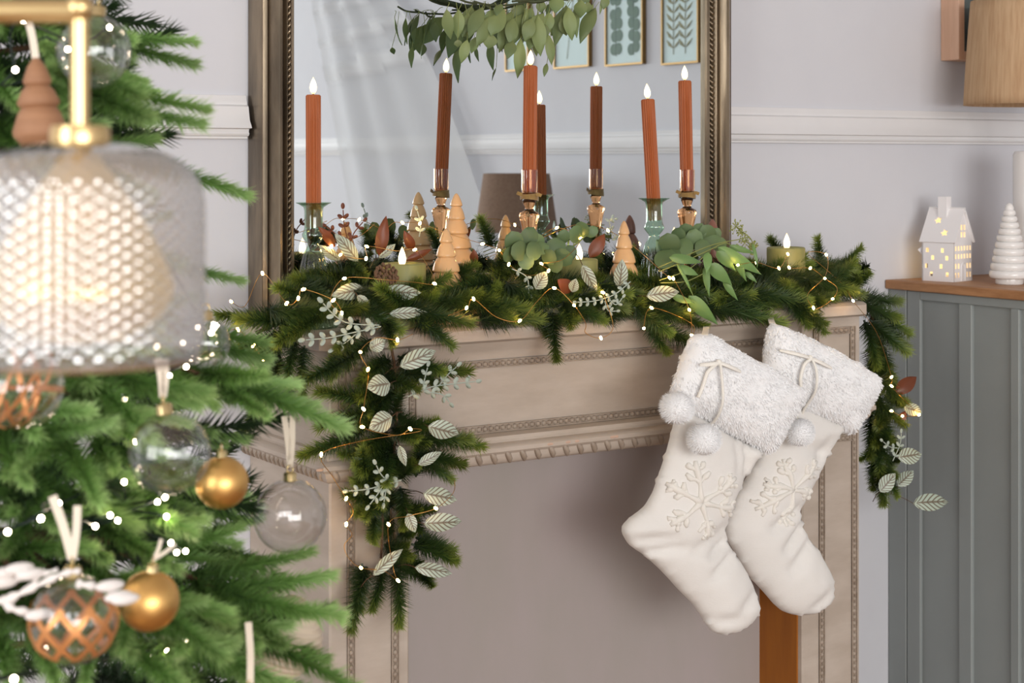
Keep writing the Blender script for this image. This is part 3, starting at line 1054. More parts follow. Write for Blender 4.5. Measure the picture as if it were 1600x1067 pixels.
# ================================================================== seen in the mirror: right-hand wall
gold_strip = mat('antique_gold_edge', srgb(140, 112, 70), 0.4, 0.8)
paper = mat('pale_aqua_paper', srgb(206, 222, 222), 0.8)
dk = mat('pressed_dark_green', srgb(44, 82, 60), 0.8, col2=srgb(60, 96, 66), nscale=30)
ol = mat('pressed_olive', srgb(116, 112, 62), 0.8, col2=srgb(142, 132, 78), nscale=30)
PIC = [((790, 826), 112, 'pressed sprig', ol, 'oval-paned frame nearest the curtain'), ((866, 921), 107, 'yellow', ol, ''), ((946, 1005), 103, 'dark', dk, ''), ((1034, 1092), 101, 'olive', ol, '')]
LBL = ['glass frame of pressed sprigs, nearest the curtain in the mirror', 'glass frame of pressed yellow flowers, seen in the mirror', 'glass frame of two dark green pressed round-leaf sprigs, seen in the mirror',
       'glass frame of a pressed olive fern, seen at the mirror edge']
for i, ((xa, xb), yb0, _, lm, _) in enumerate(PIC):
    a, b = refl(xa, yb0, XR - 0.012), refl(xb, yb0 - 2, XR - 0.012)
    z0 = (a.z + b.z) / 2
    ya, ybb = max(a.y, b.y), min(a.y, b.y)
    hgt = 0.42
    pf = thing('pressed_leaf_frame', LBL[i], 'picture frame', (XR - 0.01, (ya + ybb) / 2, z0), 'pressed leaf frames on the wall seen in the mirror')
    e = 0.006
    for bx in ((ybb, ybb + e, z0, z0 + hgt), (ya - e, ya, z0, z0 + hgt), (ybb + e, ya - e, z0, z0 + e), (ybb + e, ya - e, z0 + hgt - e, z0 + hgt)):
        MB().box(XR - 0.016, XR - 0.0005, bx[0], bx[1], bx[2], bx[3]).build('frame_edge', gold_strip, pf)
    MB().box(XR - 0.008, XR - 0.004, ybb + e * 0.8, ya - e * 0.8, z0 + e * 0.8, z0 + hgt - e * 0.8).build('backing', paper, pf)
    MB().box(XR - 0.014, XR - 0.012, ybb + e * 0.8, ya - e * 0.8, z0 + e * 0.8, z0 + hgt - e * 0.8).build('glass', M['pane'], pf)
    mb = MB()
    rr = random.Random(i + 3)
    wd = ya - ybb
    if i == 2:
        for s in (0.27, 0.73):
            for k in range(9):
                zz = z0 + 0.05 + k * 0.038
                for sg in (-1, 1):
                    mb.ball((XR - 0.009, ybb + wd * (s + 0.02 * math.sin(k * 1.3)) + sg * 0.012, zz + rr.uniform(-.006, .006)), 0.020, 10, 6, (0.06, 1, 0.95))
            mb.tube([(XR - 0.0095, ybb + wd * s, z0 + 0.03), (XR - 0.0095, ybb + wd * s, z0 + 0.37)], 0.0015, 5)
    elif i == 3:
        for s in (0.3, 0.62):
            for k in range(13):
                zz = z0 + 0.05 + k * 0.026
                for sg in (-1, 1):
                    c0 = Vector((XR - 0.009, ybb + wd * s + sg * 0.004, zz))
                    mb.tube([c0, c0 + Vector((0, sg * 0.012, 0.010)), c0 + Vector((0, sg * 0.028, 0.024))], [0.002, 0.006, 0.001], 5, flat=0.5)
            mb.tube([(XR - 0.0095, ybb + wd * s, z0 + 0.03), (XR - 0.0095, ybb + wd * s, z0 + 0.37)], 0.0012, 5)
    else:
        for k in range(34):
            a0 = rr.uniform(-0.5, 0.5)
            L = rr.uniform(0.1, 0.26)
            mb.ball((XR - 0.009, ybb + wd * 0.52 - math.sin(a0) * L * 0.5, z0 + 0.05 + L * math.cos(a0)), rr.uniform(0.005, 0.010), 8, 5, (0.15, 1, 1))
        mb.tube([(XR - 0.0095, ybb + wd * 0.35, z0 + 0.03), (XR - 0.0095, ybb + wd * 0.55, z0 + 0.25)], 0.001, 5)
    tag(mb.build('pressed_leaves', lm, pf, 60), kind='stuff')

# lamp on a chest by that wall
pA, pB = refl(740, 300, 1.80), refl(876, 300, 1.80)
cL = refl(807, 300, 1.80)
wL = abs(pA.y - pB.y) * (0.5 * 0.86)
zt2, zb2 = refl(805, 271, 1.80).z, refl(805, 362, 1.80).z
lamp2 = thing('drum_lamp', 'brown linen lamp reflected low in the mirror, on a chest by the far wall', 'lamp', (1.80, cL.y, 0.82))
o_ = Matrix.Translation((1.80, cL.y, 0))
rs = 0.132
MB().lathe([(rs - 0.004, zb2), (rs, zb2), (rs * 0.80, zt2), (rs * 0.78, zt2), (rs - 0.004, zb2)], 48, o_).build('shade', M['linen'], lamp2, 40)
MB().lathe([(0.0001, 0.82), (0.055, 0.82), (0.055, 0.835), (0.02, 0.85), (0.03, 0.95), (0.045, 1.0), (0.03, 1.06), (0.008, 1.08), (0.008, zt2 - 0.03), (0.0001, zt2 - 0.03)], 28, o_).build('base', M['white_ceramic'], lamp2, 60)
chest = thing('chest_of_drawers', 'sage grey chest by the far wall under the reflected lamp', 'chest', (1.78, cL.y, 0))
MB().box(1.58, XR - 0.12, cL.y - 0.5, cL.y + 0.35, 0.0, 0.80, 0.003).build('carcass', M['cab'], chest)
MB().box(1.56, XR - 0.12, cL.y - 0.52, cL.y + 0.37, 0.80, 0.82, 0.003).build('top', M['oak'], chest)
for k in range(3):
    d = MB().box(1.566, 1.58, cL.y - 0.48, cL.y + 0.33, 0.05 + k * 0.25, 0.28 + k * 0.25, 0.002).build('drawer', M['cab'], chest)
    MB().ball((1.555, cL.y - 0.08, 0.17 + k * 0.25), 0.013).build('knob', M['brass'], d, 60)

# voile drape falling from the ceiling, spreading to the floor
XCU = 1.952
mb = MB()
NS, NV = 120, 150
vs, cols = [], []
ztop = 2.58
for j in range(NV + 1):
    py = -560 + (1500) * j / NV
    zq = refl(560, py, XCU).z
    t = max(0.0, (py - 0) / 350.0)
    lft = 487 + 60 * t if t > 0 else 487 - 14 * (py / -350.0) * -1
    lft = 487 + (60 * (py / 350.0) if py > 0 else 20 * (py / 350.0))
    rgt = 612 + (40 * (py / 350.0) if py < 0 else 0) + (158 * (py / 350.0) ** 0.8 if py > 0 else 0)
    ya, yb2 = refl(lft, py, XCU).y, refl(rgt, py, XCU).y
    for i in range(NS + 1):
        s = i / NS
        y = ya + (yb2 - ya) * s
        amp = 0.009 + 0.003 * math.sin(5 * s)
        x = XCU + amp * math.sin(2 * PI * (3.6 * s + 0.15 * math.sin(3 * s + py * 0.002))) + 0.003 * math.sin(17 * s + 1)
        stripe = 1 if any(abs(py + 26 * s - c) < 7 for c in (12, 62, 106, 118, -150, -100)) else 0
        vs.append((x - 0.004 * stripe, y, min(zq, ztop)))
        cols.append((float(stripe), 0, 0))
fs = [(j * (NS + 1) + i, j * (NS + 1) + i + 1, (j + 1) * (NS + 1) + i + 1, (j + 1) * (NS + 1) + i) for j in range(NV) for i in range(NS)]
mb.add(vs, fs, cols)
tag(mb.build('voile_drape', M['curtain'], None, 180), 'white voile drape with woven bands hanging by the far wall, seen in the mirror', 'curtain')

# ================================================================== on the shelf: candles
def axis_matrix(b, t):
    d = (t - b)
    return Matrix.Translation(b) @ d.to_track_quat('Z', 'Y').to_matrix().to_4x4(), d.length


def flame_mb(M_, h=0.026, r=0.0055):
    pf = [(0.0001, 0)] + [(r * math.sin(PI * (k / 10) ** 0.72) ** 0.9 if k < 10 else 0.0001, h * k / 10) for k in range(1, 11)]
    return MB().lathe(pf, 14, M_)


def taper(label, b, t, r=0.0105, ext=0.0):
    A, L = axis_matrix(b, t)
    c = thing('taper_candle', label, 'candle', b, 'terracotta taper candles')
    rf = lambda a, z, rr: rr * (1 + 0.10 * math.cos(18 * a)) if 0.001 < z < L - 0.0015 else rr * 0.97
    prof = [(0.0001, -ext), (r, -ext)] + [(r, z) for z in np.linspace(-ext + 0.002, L - 0.002, 6)] + [(r * 0.93, L), (r * 0.55, L - 0.0008), (0.0001, L - 0.001)]
    MB().lathe(prof, 80, A, rf).build('wax_column', M['wax'], c, 60)
    F_ = A @ Matrix.Translation((0, 0, L + 0.0005))
    MB().lathe([(0.0012, -0.002), (0.0012, 0.0015)], 8, F_).build('wick', M['bark'], c)
    flame_mb(F_).build('flame', M['flame'], c, 180)
    return c


def candle_holder(label, kind, top, cup_bottom):
    """top: rim centre; cup_bottom: where the candle stands"""
    base = Vector((cup_bottom.x, cup_bottom.y, ZS))
    o = thing('candle_holder', label, 'candle holder', base, 'glass candle holders on the mantel')
    T = top.z - ZS
    A = Matrix.Translation(base)
    if kind == 'amber':
        k = T / 0.236
        outer = [(0.0001, 0), (0.036, 0), (0.037, 0.003), (0.033, 0.007), (0.016, 0.012), (0.0065, 0.022), (0.0048, 0.045), (0.0055, 0.075), (0.0062, 0.108), (0.0075, 0.116), (0.0105, 0.132), (0.0145, 0.152),
                 (0.0166, 0.160), (0.0168, 0.163), (0.0150, 0.1665), (0.0085, 0.1695), (0.0068, 0.1725), (0.0078, 0.176), (0.0105, 0.183), (0.0112, 0.190), (0.0122, 0.197), (0.0132, 0.203), (0.0132, 0.234), (0.0134, 0.236)]
        inner = [(0.0120, 0.236), (0.0117, 0.205), (0.0113, 0.1990), (0.006, 0.1975), (0.0001, 0.1975)]
        MB().lathe([(r, z * k) for r, z in outer if z < 0.195] + [(0.0105, 0.1935 * k), (0.0001, 0.1932 * k)], 36, A).build('glass_body', M['amber'], o, 60)
        MB().lathe([(r, z * k) for r, z in [(0.0001, 0.1942), (0.0113, 0.1942), (0.0122, 0.198), (0.0132, 0.204), (0.0132, 0.234), (0.0134, 0.236)] + inner], 36, A).build('glass_tube', M['amber_tube'], o, 60)
        zr = 0.194 * k
        mb = MB()
        for dz, tilt, rr in ((0.000, 0.10, 0.0140), (-0.0035, -0.14, 0.0145)):
            pts = [base + Vector((rr * math.cos(a), rr * math.sin(a), zr + dz + tilt * rr * math.cos(a - 0.4))) for a in [2 * PI * i / 28 for i in range(29)]]
            mb.ribbon(pts, 0.0075, (0, 0, 1), 0.0007)
        e = base - rv * 0.0115 - fv * 0.010 + Vector((0, 0, zr + 0.002))
        mb.ribbon(spline([e, e - rv * 0.004 + Vector((0, 0, 0.001)), e - rv * 0.0085 + Vector((0, 0, 0.003))], 4), 0.0055, (0, 0, 1), 0.0007)
        e = base + rv * 0.0105 - fv * 0.011 + Vector((0, 0, zr + 0.001))
        mb.ribbon(spline([e, e + rv * 0.004 + Vector((0, 0, 0.001)), e + rv * 0.009 + Vector((0, 0, -0.001))], 4), 0.0055, (0, 0, 1), 0.0007)
        mb.build('velvet_ribbon', M['ribbon_olive'], o)
    else:
        k = T / 0.19
        outer = [(0.0001, 0), (0.034, 0), (0.036, 0.003), (0.033, 0.008), (0.0265, 0.030), (0.0225, 0.065), (0.0190, 0.095), (0.0150, 0.112), (0.0095, 0.124), (0.0088, 0.128), (0.0120, 0.132), (0.0165, 0.138),
                 (0.0172, 0.142), (0.0150, 0.147), (0.0138, 0.152), (0.0138, 0.178), (0.0150, 0.1835), (0.0215, 0.188), (0.0262, 0.190)]
        inner = [(0.0258, 0.1906), (0.0200, 0.1892), (0.0130, 0.1846), (0.0122, 0.180), (0.0120, 0.152), (0.0001, 0.151)]
        rf = lambda a, z, r: r * (1 + (0.045 * math.cos(16 * a) if (z < 0.12 * k and r > 0.005) else (0.02 * math.cos(24 * a) if z > 0.186 * k and r > 0.016 else 0)))
        MB().lathe([(r, z * k) for r, z in outer + inner], 96, A, rf).build('glass_body', M['green_glass'], o, 60)
    return o


b1 = at(490, 317, 0.10)
candle_holder('fluted sea-green glass candle holder by the left frame of the mirror', 'green', b1, b1)
taper('terracotta taper candle in the green holder by the left frame of the mirror', Vector((b1.x, b1.y, ZS + (b1.z - ZS) / 0.19 * 0.1525)), at(489.5, 148, 0.10))
b3 = at(827, 265, 0.08)
candle_holder('amber glass candle holder with olive ribbon behind the round eucalyptus bunch', 'amber', b3, b3)
s3 = (b3.z - ZS) / 0.236
taper('tallest terracotta taper candle, below the hanging eucalyptus wreath', Vector((b3.x, b3.y, ZS + 0.200 * s3)), at(829, 103, 0.086))
b6 = at(1022, 310, 0.05)
candle_holder('fluted sea-green glass candle holder between peach tree and mirror edge', 'green', b6, b6)
taper('leaning terracotta taper candle in a green holder', Vector((b6.x + 0.0006, b6.y - 0.001, ZS + (b6.z - ZS) / 0.19 * 0.1525)), at(1012, 155, 0.0575))
b7 = at(1073.5, 265, 0.086)
candle_holder('amber glass candle holder with olive ribbon by the right frame of the mirror', 'amber', b7, b7)
s7 = (b7.z - ZS) / 0.236
taper('terracotta taper candle in the amber holder by the right frame of the mirror', Vector((b7.x, b7.y, ZS + 0.200 * s7)), at(1070, 126, 0.09))


def pillar(label, c, r, ztop, fl):
    o = thing('pillar_candle', label, 'candle', c, 'olive pillar candles')
    h = ztop - ZS
    MB().lathe([(0.0001, 0), (r, 0), (r, h - 0.002), (r - 0.002, h), (r - 0.005, h), (r - 0.010, h - 0.004), (0.003, h - 0.006), (0.0001, h - 0.006)], 48, Matrix.Translation(c)).build('wax_body', M['olive_wax'], o, 40)
    flame_mb(Matrix.Translation(c + Vector((fl, 0, h - 0.006))), 0.031, 0.006).build('flame', M['flame'], o, 180)
    return o


p = at(631, 411, 0.048); pillar('olive pillar candle among frosted leaves, beside the pair of peach trees', Vector((p.x, p.y, ZS)), 0.0335, p.z, -0.003)
p = at(905, 404, 0.03); pillar('olive pillar candle half hidden between round eucalyptus and a rust leaf', Vector((p.x, p.y, ZS)), 0.030, p.z, 0.0)
p = at(1228, 386, 0.06); pillar('olive pillar candle near the right end of the shelf', Vector((p.x, p.y, ZS)), 0.034, p.z, 0.002)


def cone_tree(label, tip, base_y, tiers, rtop, mat_, rounded=False):
    h = tip.z - ZS
    prof = [(0.0001, 0), (rtop * 0.62, 0), (rtop * 0.62, 0.004)]
    zs = [0.004 + (h - 0.004) * k / tiers for k in range(tiers + 1)]
    zs = [0.004]
    hs_ = [1.15 - 0.04 * k for k in range(tiers)]
    sc_ = (h - 0.004) / sum(hs_)
    for k in range(tiers): zs.append(zs[-1] + hs_[k] * sc_)
    for k in range(tiers):
        r0 = rtop * (1 - 0.92 * k / tiers) * 1.0
        r1 = rtop * (1 - 0.92 * (k + 1) / tiers) * 0.84 if k < tiers - 1 else 0.0022
        z0, z1 = zs[k], zs[k + 1]
        if k == tiers - 1: r0 = rtop * (1 - 0.92 * k / tiers) * 1.12
        prof += [(r0 * 0.93, z0), (r0, z0 + 0.0015), (r0 * 0.995, z0 + 0.003)]
        for i in range(1, 5):
            u = i / 5
            bulge = (0.25 if rounded else 0.06) * math.sin(PI * u) * r0
            prof.append((r0 + (r1 - r0) * u + bulge, z0 + 0.003 + (z1 - z0 - 0.003) * u))
        if k < tiers - 1: prof.append((r1, z1 - 0.0008))
    prof += [(0.0018, h - 0.0006), (0.0001, h)]
    o = MB().lathe(prof, 40, Matrix.Translation((tip.x, tip.y, ZS))).build('ceramic_tree', mat_, None, 50)
    return tag(o, label, 'ornament', 'ceramic trees among the garland')


cone_tree('taller peach ceramic tree behind the shorter one', at(713, 302, 0.158), 0, 8, 0.046, M['peach'])
cone_tree('shorter peach ceramic tree in front of the taller one', at(697, 357, 0.052), 0, 6, 0.040, M['peach'])
cone_tree('peach ceramic tree beside the leaning candle in its green holder', at(975, 345, 0.04), 0, 6, 0.036, M['peach'])
cone_tree('dusty brown ceramic tree by the right frame of the mirror', at(1113, 342, 0.100), 0, 4, 0.032, M['brown_ceramic'], True)

# ================================================================== pine garland
def spray_mesh(name, seed, L, nl, count, nw, m, spread=1.0, flat=1.0, tipboost=26):
    """needle spray along +Z: stem and three-sided needles; Col.r runs base to tip"""
    r = random.Random(seed)
    mb = MB()
    bend = Vector((r.uniform(-.12, .12), r.uniform(-.12, .12), 0)) * L
    P = lambda t: Vector((bend.x * t * t, bend.y * t * t, L * t))
    pts = [P(t / 5) for t in range(6)]
    nb = len(mb.v)
    mb.tube(pts, [0.0016, 0.0015, 0.0013, 0.0011, 0.0009, 0.0005], 4, caps=False)
    mb.c = [(0.05, 0, 0)] * len(mb.v)

    def needle(p, d, ln, w, c0, c1):
        a = d.orthogonal().normalized()
        b = d.cross(a)
        droop = Vector((r.uniform(-.1, .1), r.uniform(-.1, .1), r.uniform(-.1, .1))) * ln
        v0 = [p + (a * math.cos(k) + b * math.sin(k)) * w for k in (0, 2.1, 4.2)]
        mb.add(v0 + [p + d * ln + droop], [(0, 1, 3), (1, 2, 3), (2, 0, 3)], [(c0, 0, 0)] * 3 + [(c1, 0, 0)])

    for i in range(count):
        t = (i + r.random()) / count
        t = 0.04 + 0.94 * t
        ang = i * 2.39996 + r.uniform(-.4, .4)
        inc = math.radians((62 - 30 * t) * spread + r.uniform(-10, 10))
        d = Vector((math.sin(inc) * math.cos(ang), math.sin(inc) * math.sin(ang) * flat, math.cos(inc))).normalized()
        ln = nl * r.uniform(0.75, 1.1) * (1 - 0.25 * t)
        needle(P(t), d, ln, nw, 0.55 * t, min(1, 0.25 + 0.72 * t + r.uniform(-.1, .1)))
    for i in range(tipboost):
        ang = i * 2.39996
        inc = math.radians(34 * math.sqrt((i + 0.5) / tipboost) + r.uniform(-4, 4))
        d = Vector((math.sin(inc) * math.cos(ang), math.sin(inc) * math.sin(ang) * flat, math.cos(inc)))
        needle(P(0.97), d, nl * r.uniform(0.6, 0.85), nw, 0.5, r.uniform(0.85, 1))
    return mb.mesh(name, m)


GS = [spray_mesh('pine_spray', 100 + i, 0.095, 0.0225, 370 + 20 * (i % 2), 0.00085, M['pine_garland']) for i in range(6)]
garland = thing('pine_garland', 'dark green artificial pine garland draped over the mantel shelf and down both ends', 'garland', (0.53, 0.05, ZS))
G_TRI = 0


def gspray(bx, by, tx, ty, Y=None, tilt=0.0, k=None):
    """spray from a base to a tip in the photo, on the depth plane Y, tip leaning out by tilt"""
    if Y is None: Y = gy((bx + tx) / 2, (by + ty) / 2)
    b = at(bx, by, Y)
    t = at(tx, ty, Y - tilt)
    d = t - b
    L = d.length
    s = L / 0.108
    me = GS[RND.randrange(6)] if k is None else GS[k]
    wid = min(max(0.92 + 0.5 * s, 1.15), 1.6)
    o = stamp(me, 'pine_spray', garland, b, d, RND.uniform(0, 6.28), (wid, wid, s))
    return o


def gy(px, py):
    if px < 470: return 0.02 if py > 470 else 0.06
    if py > 545: return -0.045
    if py < 415: return 0.10
    if py < 445: return 0.055
    if py < 480: return 0.010
    return -0.020


HERO = [  # left end
    (440, 490, 335, 512, 0.05), (470, 500, 352, 505, 0.02), (455, 520, 352, 552, 0.05), (470, 515, 392, 568, 0.0), (462, 530, 440, 612, -0.01), (440, 545, 398, 596, 0.04),
    (476, 540, 462, 622, -0.02), (440, 560, 420, 640, 0.03), (425, 560, 385, 640, 0.08), (430, 600, 372, 690, 0.10), (520, 450, 444, 440, 0.04), (505, 470, 412, 490, 0.03), (540, 430, 452, 425, 0.07), (500, 490, 420, 530, -0.01),
    (520, 480, 446, 520, -0.01), (455, 600, 440, 640, 0.02),
    # left drop
    (554, 553, 468, 612, -0.05), (599, 632, 494, 600, -0.06), (600, 637, 492, 664, -0.06), (566, 672, 468, 720, -0.05), (616, 645, 624, 592, -0.06), (625, 587, 744, 567, -0.05), (633, 676, 684, 648, -0.06),
    (670, 680, 758, 700, -0.05), (648, 708, 738, 730, -0.055), (577, 752, 553, 700, -0.05), (604, 705, 606, 770, -0.05), (622, 748, 655, 728, -0.06), (640, 690, 742, 676, -0.05), (655, 720, 715, 742, -0.05),
    (650, 745, 648, 690, -0.05), (596, 740, 540, 728, -0.045), (615, 790, 538, 784, -0.05), (587, 806, 572, 850, -0.06), (637, 798, 690, 794, -0.05), (643, 850, 728, 878, -0.05), (650, 840, 722, 862, -0.045),
    (654, 890, 674, 922, -0.05), (573, 885, 540, 994, -0.05), (598, 885, 590, 966, -0.045), (620, 888, 631, 986, -0.06), (566, 880, 552, 960, -0.04), (610, 730, 580, 790, -0.05), (625, 760, 640, 830, -0.05),
    (600, 850, 640, 880, -0.05), (610, 610, 570, 660, -0.05), (600, 560, 560, 610, -0.05), (640, 800, 660, 850, -0.045), (580, 700, 530, 720, -0.045), (612, 668, 648, 700, -0.05), (600, 590, 660, 610, -0.045),
    (590, 780, 560, 815, -0.045), (625, 725, 600, 760, -0.06), (640, 560, 700, 585, -0.045), (570, 545, 505, 560, -0.03), (580, 530, 500, 590, -0.04),
    # front edge of the swag
    (560, 500, 520, 560, -0.03), (600, 500, 625, 545, -0.04), (640, 480, 742, 518, -0.04), (650, 500, 720, 535, -0.045), (560, 480, 640, 520, -0.03), (700, 490, 640, 470, 0.0), (770, 440, 690, 465, 0.0),
    (745, 500, 850, 492, -0.03), (740, 480, 835, 470, -0.02), (780, 490, 730, 470, -0.02), (790, 440, 842, 480, -0.02), (830, 500, 905, 500, -0.03), (862, 485, 870, 568, -0.04), (880, 470, 895, 520, -0.035),
    (850, 490, 850, 530, -0.03), (905, 460, 985, 476, -0.03), (890, 480, 960, 500, -0.035), (940, 500, 1010, 480, -0.03), (1000, 490, 1090, 500, -0.03), (1000, 480, 1082, 480, -0.035), (1010, 500, 1040, 562, -0.045),
    (1030, 510, 1108, 558, -0.05), (990, 480, 1050, 528, -0.045), (1060, 490, 1105, 520, -0.035), (1075, 470, 1138, 490, -0.02), (1100, 480, 1240, 492, -0.03), (1130, 470, 1236, 484, -0.035), (1170, 455, 1266, 468, -0.03),
    (1120, 450, 1205, 455, -0.01), (1240, 470, 1298, 514, -0.05), (1225, 460, 1262, 520, -0.04), (1180, 440, 1110, 465, -0.01), (1255, 480, 1280, 530, -0.03), (1262, 500, 1240, 450, 0.0),
    # upright tips behind
    (767, 385, 755, 338, 0.12), (700, 440, 740, 400, 0.06), (770, 430, 800, 385, 0.07), (1300, 425, 1357, 396, 0.08), (1290, 425, 1262, 372, 0.10), (1230, 410, 1203, 372, 0.12), (1330, 455, 1363, 422, 0.07),
    (1320, 450, 1352, 440, 0.05), (1250, 440, 1330, 420, 0.06), (1280, 455, 1350, 465, 0.02), (1200, 450, 1270, 400, 0.03), (1215, 440, 1180, 400, 0.06), (1190, 440, 1235, 400, 0.03),
    (570, 390, 590, 360, 0.14), (585, 385, 566, 352, 0.15), (690, 400, 680, 355, 0.15), (1050, 420, 1040, 370, 0.12), (1010, 420, 985, 390, 0.09), (540, 410, 580, 430, 0.08), (900, 410, 945, 400, 0.10),
    # right end and right drop
    (1345, 462, 1414, 482, 0.05), (1340, 470, 1408, 510, 0.03), (1360, 490, 1426, 542, 0.05), (1355, 480, 1425, 520, 0.08), (1360, 500, 1418, 566, 0.03), (1350, 500, 1380, 580, 0.02), (1365, 520, 1405, 600, 0.04),
    (1368, 560, 1412, 610, 0.05), (1360, 540, 1365, 620, 0.06), (1370, 590, 1414, 640, 0.04), (1366, 620, 1408, 672, 0.05), (1372, 610, 1375, 690, 0.05), (1372, 650, 1408, 712, 0.06), (1368, 680, 1380, 750, 0.06),
    (1372, 690, 1402, 740, 0.05), (1372, 720, 1374, 796, 0.06), (1376, 725, 1392, 792, 0.05), (1366, 700, 1356, 768, 0.07), (1380, 740, 1410, 770, 0.06), (1362, 640, 1355, 720, 0.07), (1375, 560, 1350, 650, 0.08),
]
for h in HERO:
    gspray(*h, tilt=RND.uniform(-0.005, 0.03))
# filling: three loose rows along the shelf
for i in range(108):
    px = 455 + (1335 - 455) * ((i * 0.61803) % 1.0)
    row = i % 3
    f = (px - 455) / 880
    yc = (462 - 22 * f, 442 - 16 * f, 482 - 22 * f)[row] + RND.uniform(-10, 10)
    Y = (0.02, 0.085, -0.005)[row] + RND.uniform(-0.012, 0.012)
    a = RND.choice((0, 0, PI)) + RND.uniform(-0.55, 0.55)
    ln = RND.uniform(62, 92)
    dx, dy = math.cos(a) * ln, -math.sin(a) * ln
    if row == 2 and px < 560: dy = abs(dy)
    by = yc - dy / 2
    ty = yc + dy / 2
    if row == 1: ty = max(ty, 400 if px > 760 else 412)
    gspray(px - dx / 2, by, px + dx / 2, ty, Y, RND.uniform(0.0, 0.04))
# more sprays thickening the two drops
for i in range(44):
    f = (i + 0.5) / 44
    cx, cy = (612 + 10 * math.sin(i * 1.7), 545 + 330 * f) if i % 3 else (1378 + 6 * math.sin(i), 500 + 240 * f)
    left = RND.random() < 0.5
    a = (PI if left else 0.0) + RND.uniform(-0.35, 0.35)
    ln = RND.uniform(55, 92) if i % 3 else RND.uniform(40, 60)
    if i % 3 and 760 < cy < 850: ln *= 0.6
    tx, ty = cx + math.cos(a) * ln * (0.8 if i % 3 else 0.45), cy + ln * RND.uniform(0.15, 0.65)
    gspray(cx, cy, tx, ty, -0.040 if i % 3 else 0.055, RND.uniform(0.0, 0.02))
# wire spine of the garland
mb = MB()
mb.tube(spline([at(400, 520, 0.06), at(470, 495, 0.03), at(600, 485, 0.0), at(750, 475, 0.01), at(900, 470, 0.01), at(1100, 468, 0.01), at(1250, 455, 0.02), at(1340, 465, 0.03), at(1364, 500, 0.05), at(1370, 600, 0.06), at(1372, 740, 0.06)], 6), 0.003, 6)
mb.tube(spline([at(590, 490, -0.02), at(612, 545, -0.043), at(620, 640, -0.045), at(612, 740, -0.045), at(610, 800, -0.045), at(625, 880, -0.045)], 6), 0.0022, 6)
mb.tube(spline([at(598, 800, -0.05), at(597, 840, -0.052), at(595, 872, -0.05)], 4), 0.0016, 6)
mb.build('spine', M['bark'], garland, 60)


def leaf_mesh(name, m, L=1.0, W=0.4, curl=0.12, fold=0.10, shape='oval', seed=0, nu=9, nv=5):
    """leaf blade along +Z from stalk to tip, face towards +Y; Col.r along, Col.g distance from midrib"""
    r = random.Random(seed)
    vs, cs = [], []
    tw = r.uniform(-0.5, 0.5)
    for i in range(nu + 1):
        u = i / nu
        if shape == 'oval': w = math.sin(PI * u ** 0.85) ** 0.8
        elif shape == 'lance': w = math.sin(PI * u ** 0.62) ** 0.95
        elif shape == 'drop': w = (math.sin(PI * u ** 1.0) ** 0.9) * (1.05 - 0.35 * u)
        elif shape == 'round': w = math.sqrt(max(0, 1 - (2 * u - 1) ** 2))
        else: w = math.sin(PI * u)
        w = max(w, 0.02) * W * L / 2
        zc = L * u
        yc = curl * L * math.sin(PI * u * 0.9) - curl * 0.6 * L * u * u
        a = tw * u * 0.6
        for j in range(nv):
            v = -1 + 2 * j / (nv - 1)
            x = v * w
            y = yc - abs(v) * fold * w * 2 + 0.01 * L * math.sin(9 * u + 2 * v)
            vs.append((x * math.cos(a) - (y - yc) * math.sin(a), yc + x * math.sin(a) * 0.5 + (y - yc), zc))
            cs.append((u, abs(v), 0))
    fs = [(i * nv + j, i * nv + j + 1, (i + 1) * nv + j + 1, (i + 1) * nv + j) for i in range(nu) for j in range(nv - 1)]
    th = 0.006 * L
    n = len(vs)
    vs2 = [(x, y - th, z) for x, y, z in vs]
    fs2 = [tuple(k + n for k in f)[::-1] for f in fs]
    rim = [i * nv for i in range(nu + 1)] + [nu * nv + j for j in range(1, nv)] + [i * nv + nv - 1 for i in range(nu - 1, -1, -1)] + [j for j in range(nv - 2, 0, -1)]
    fr = [(rim[k], rim[(k + 1) % len(rim)], rim[(k + 1) % len(rim)] + n, rim[k] + n) for k in range(len(rim))]
    mb = MB()
    mb.add(vs + vs2, fs + fs2 + fr, cs + cs)
    return mb.mesh(name, m, 60)


def place_leaf(me, name, parent, b, t, roll=0.0, wscale=1.0, face=None):
    """leaf from stalk b to tip t, blade turned to the camera and rolled"""
    d = t - b
    L = d.length
    z = d.normalized()
    y = -(face or (b - CAM)).normalized() if face is None else face
    y = (y - z * y.dot(z)).normalized()
    x = y.cross(z)
    Rm = Matrix((x, y, z)).transposed()
    q = Rm.to_quaternion() @ Quaternion((0, 0, 1), roll)
    o = bpy.data.objects.new(name, me)
    COL.objects.link(o)
    o.rotation_mode = 'QUATERNION'
    o.rotation_quaternion = q
    o.scale = (L * wscale, L, L)
    o.parent = parent
    o.location = b - wloc(parent)
    reg(o, b)
    return o


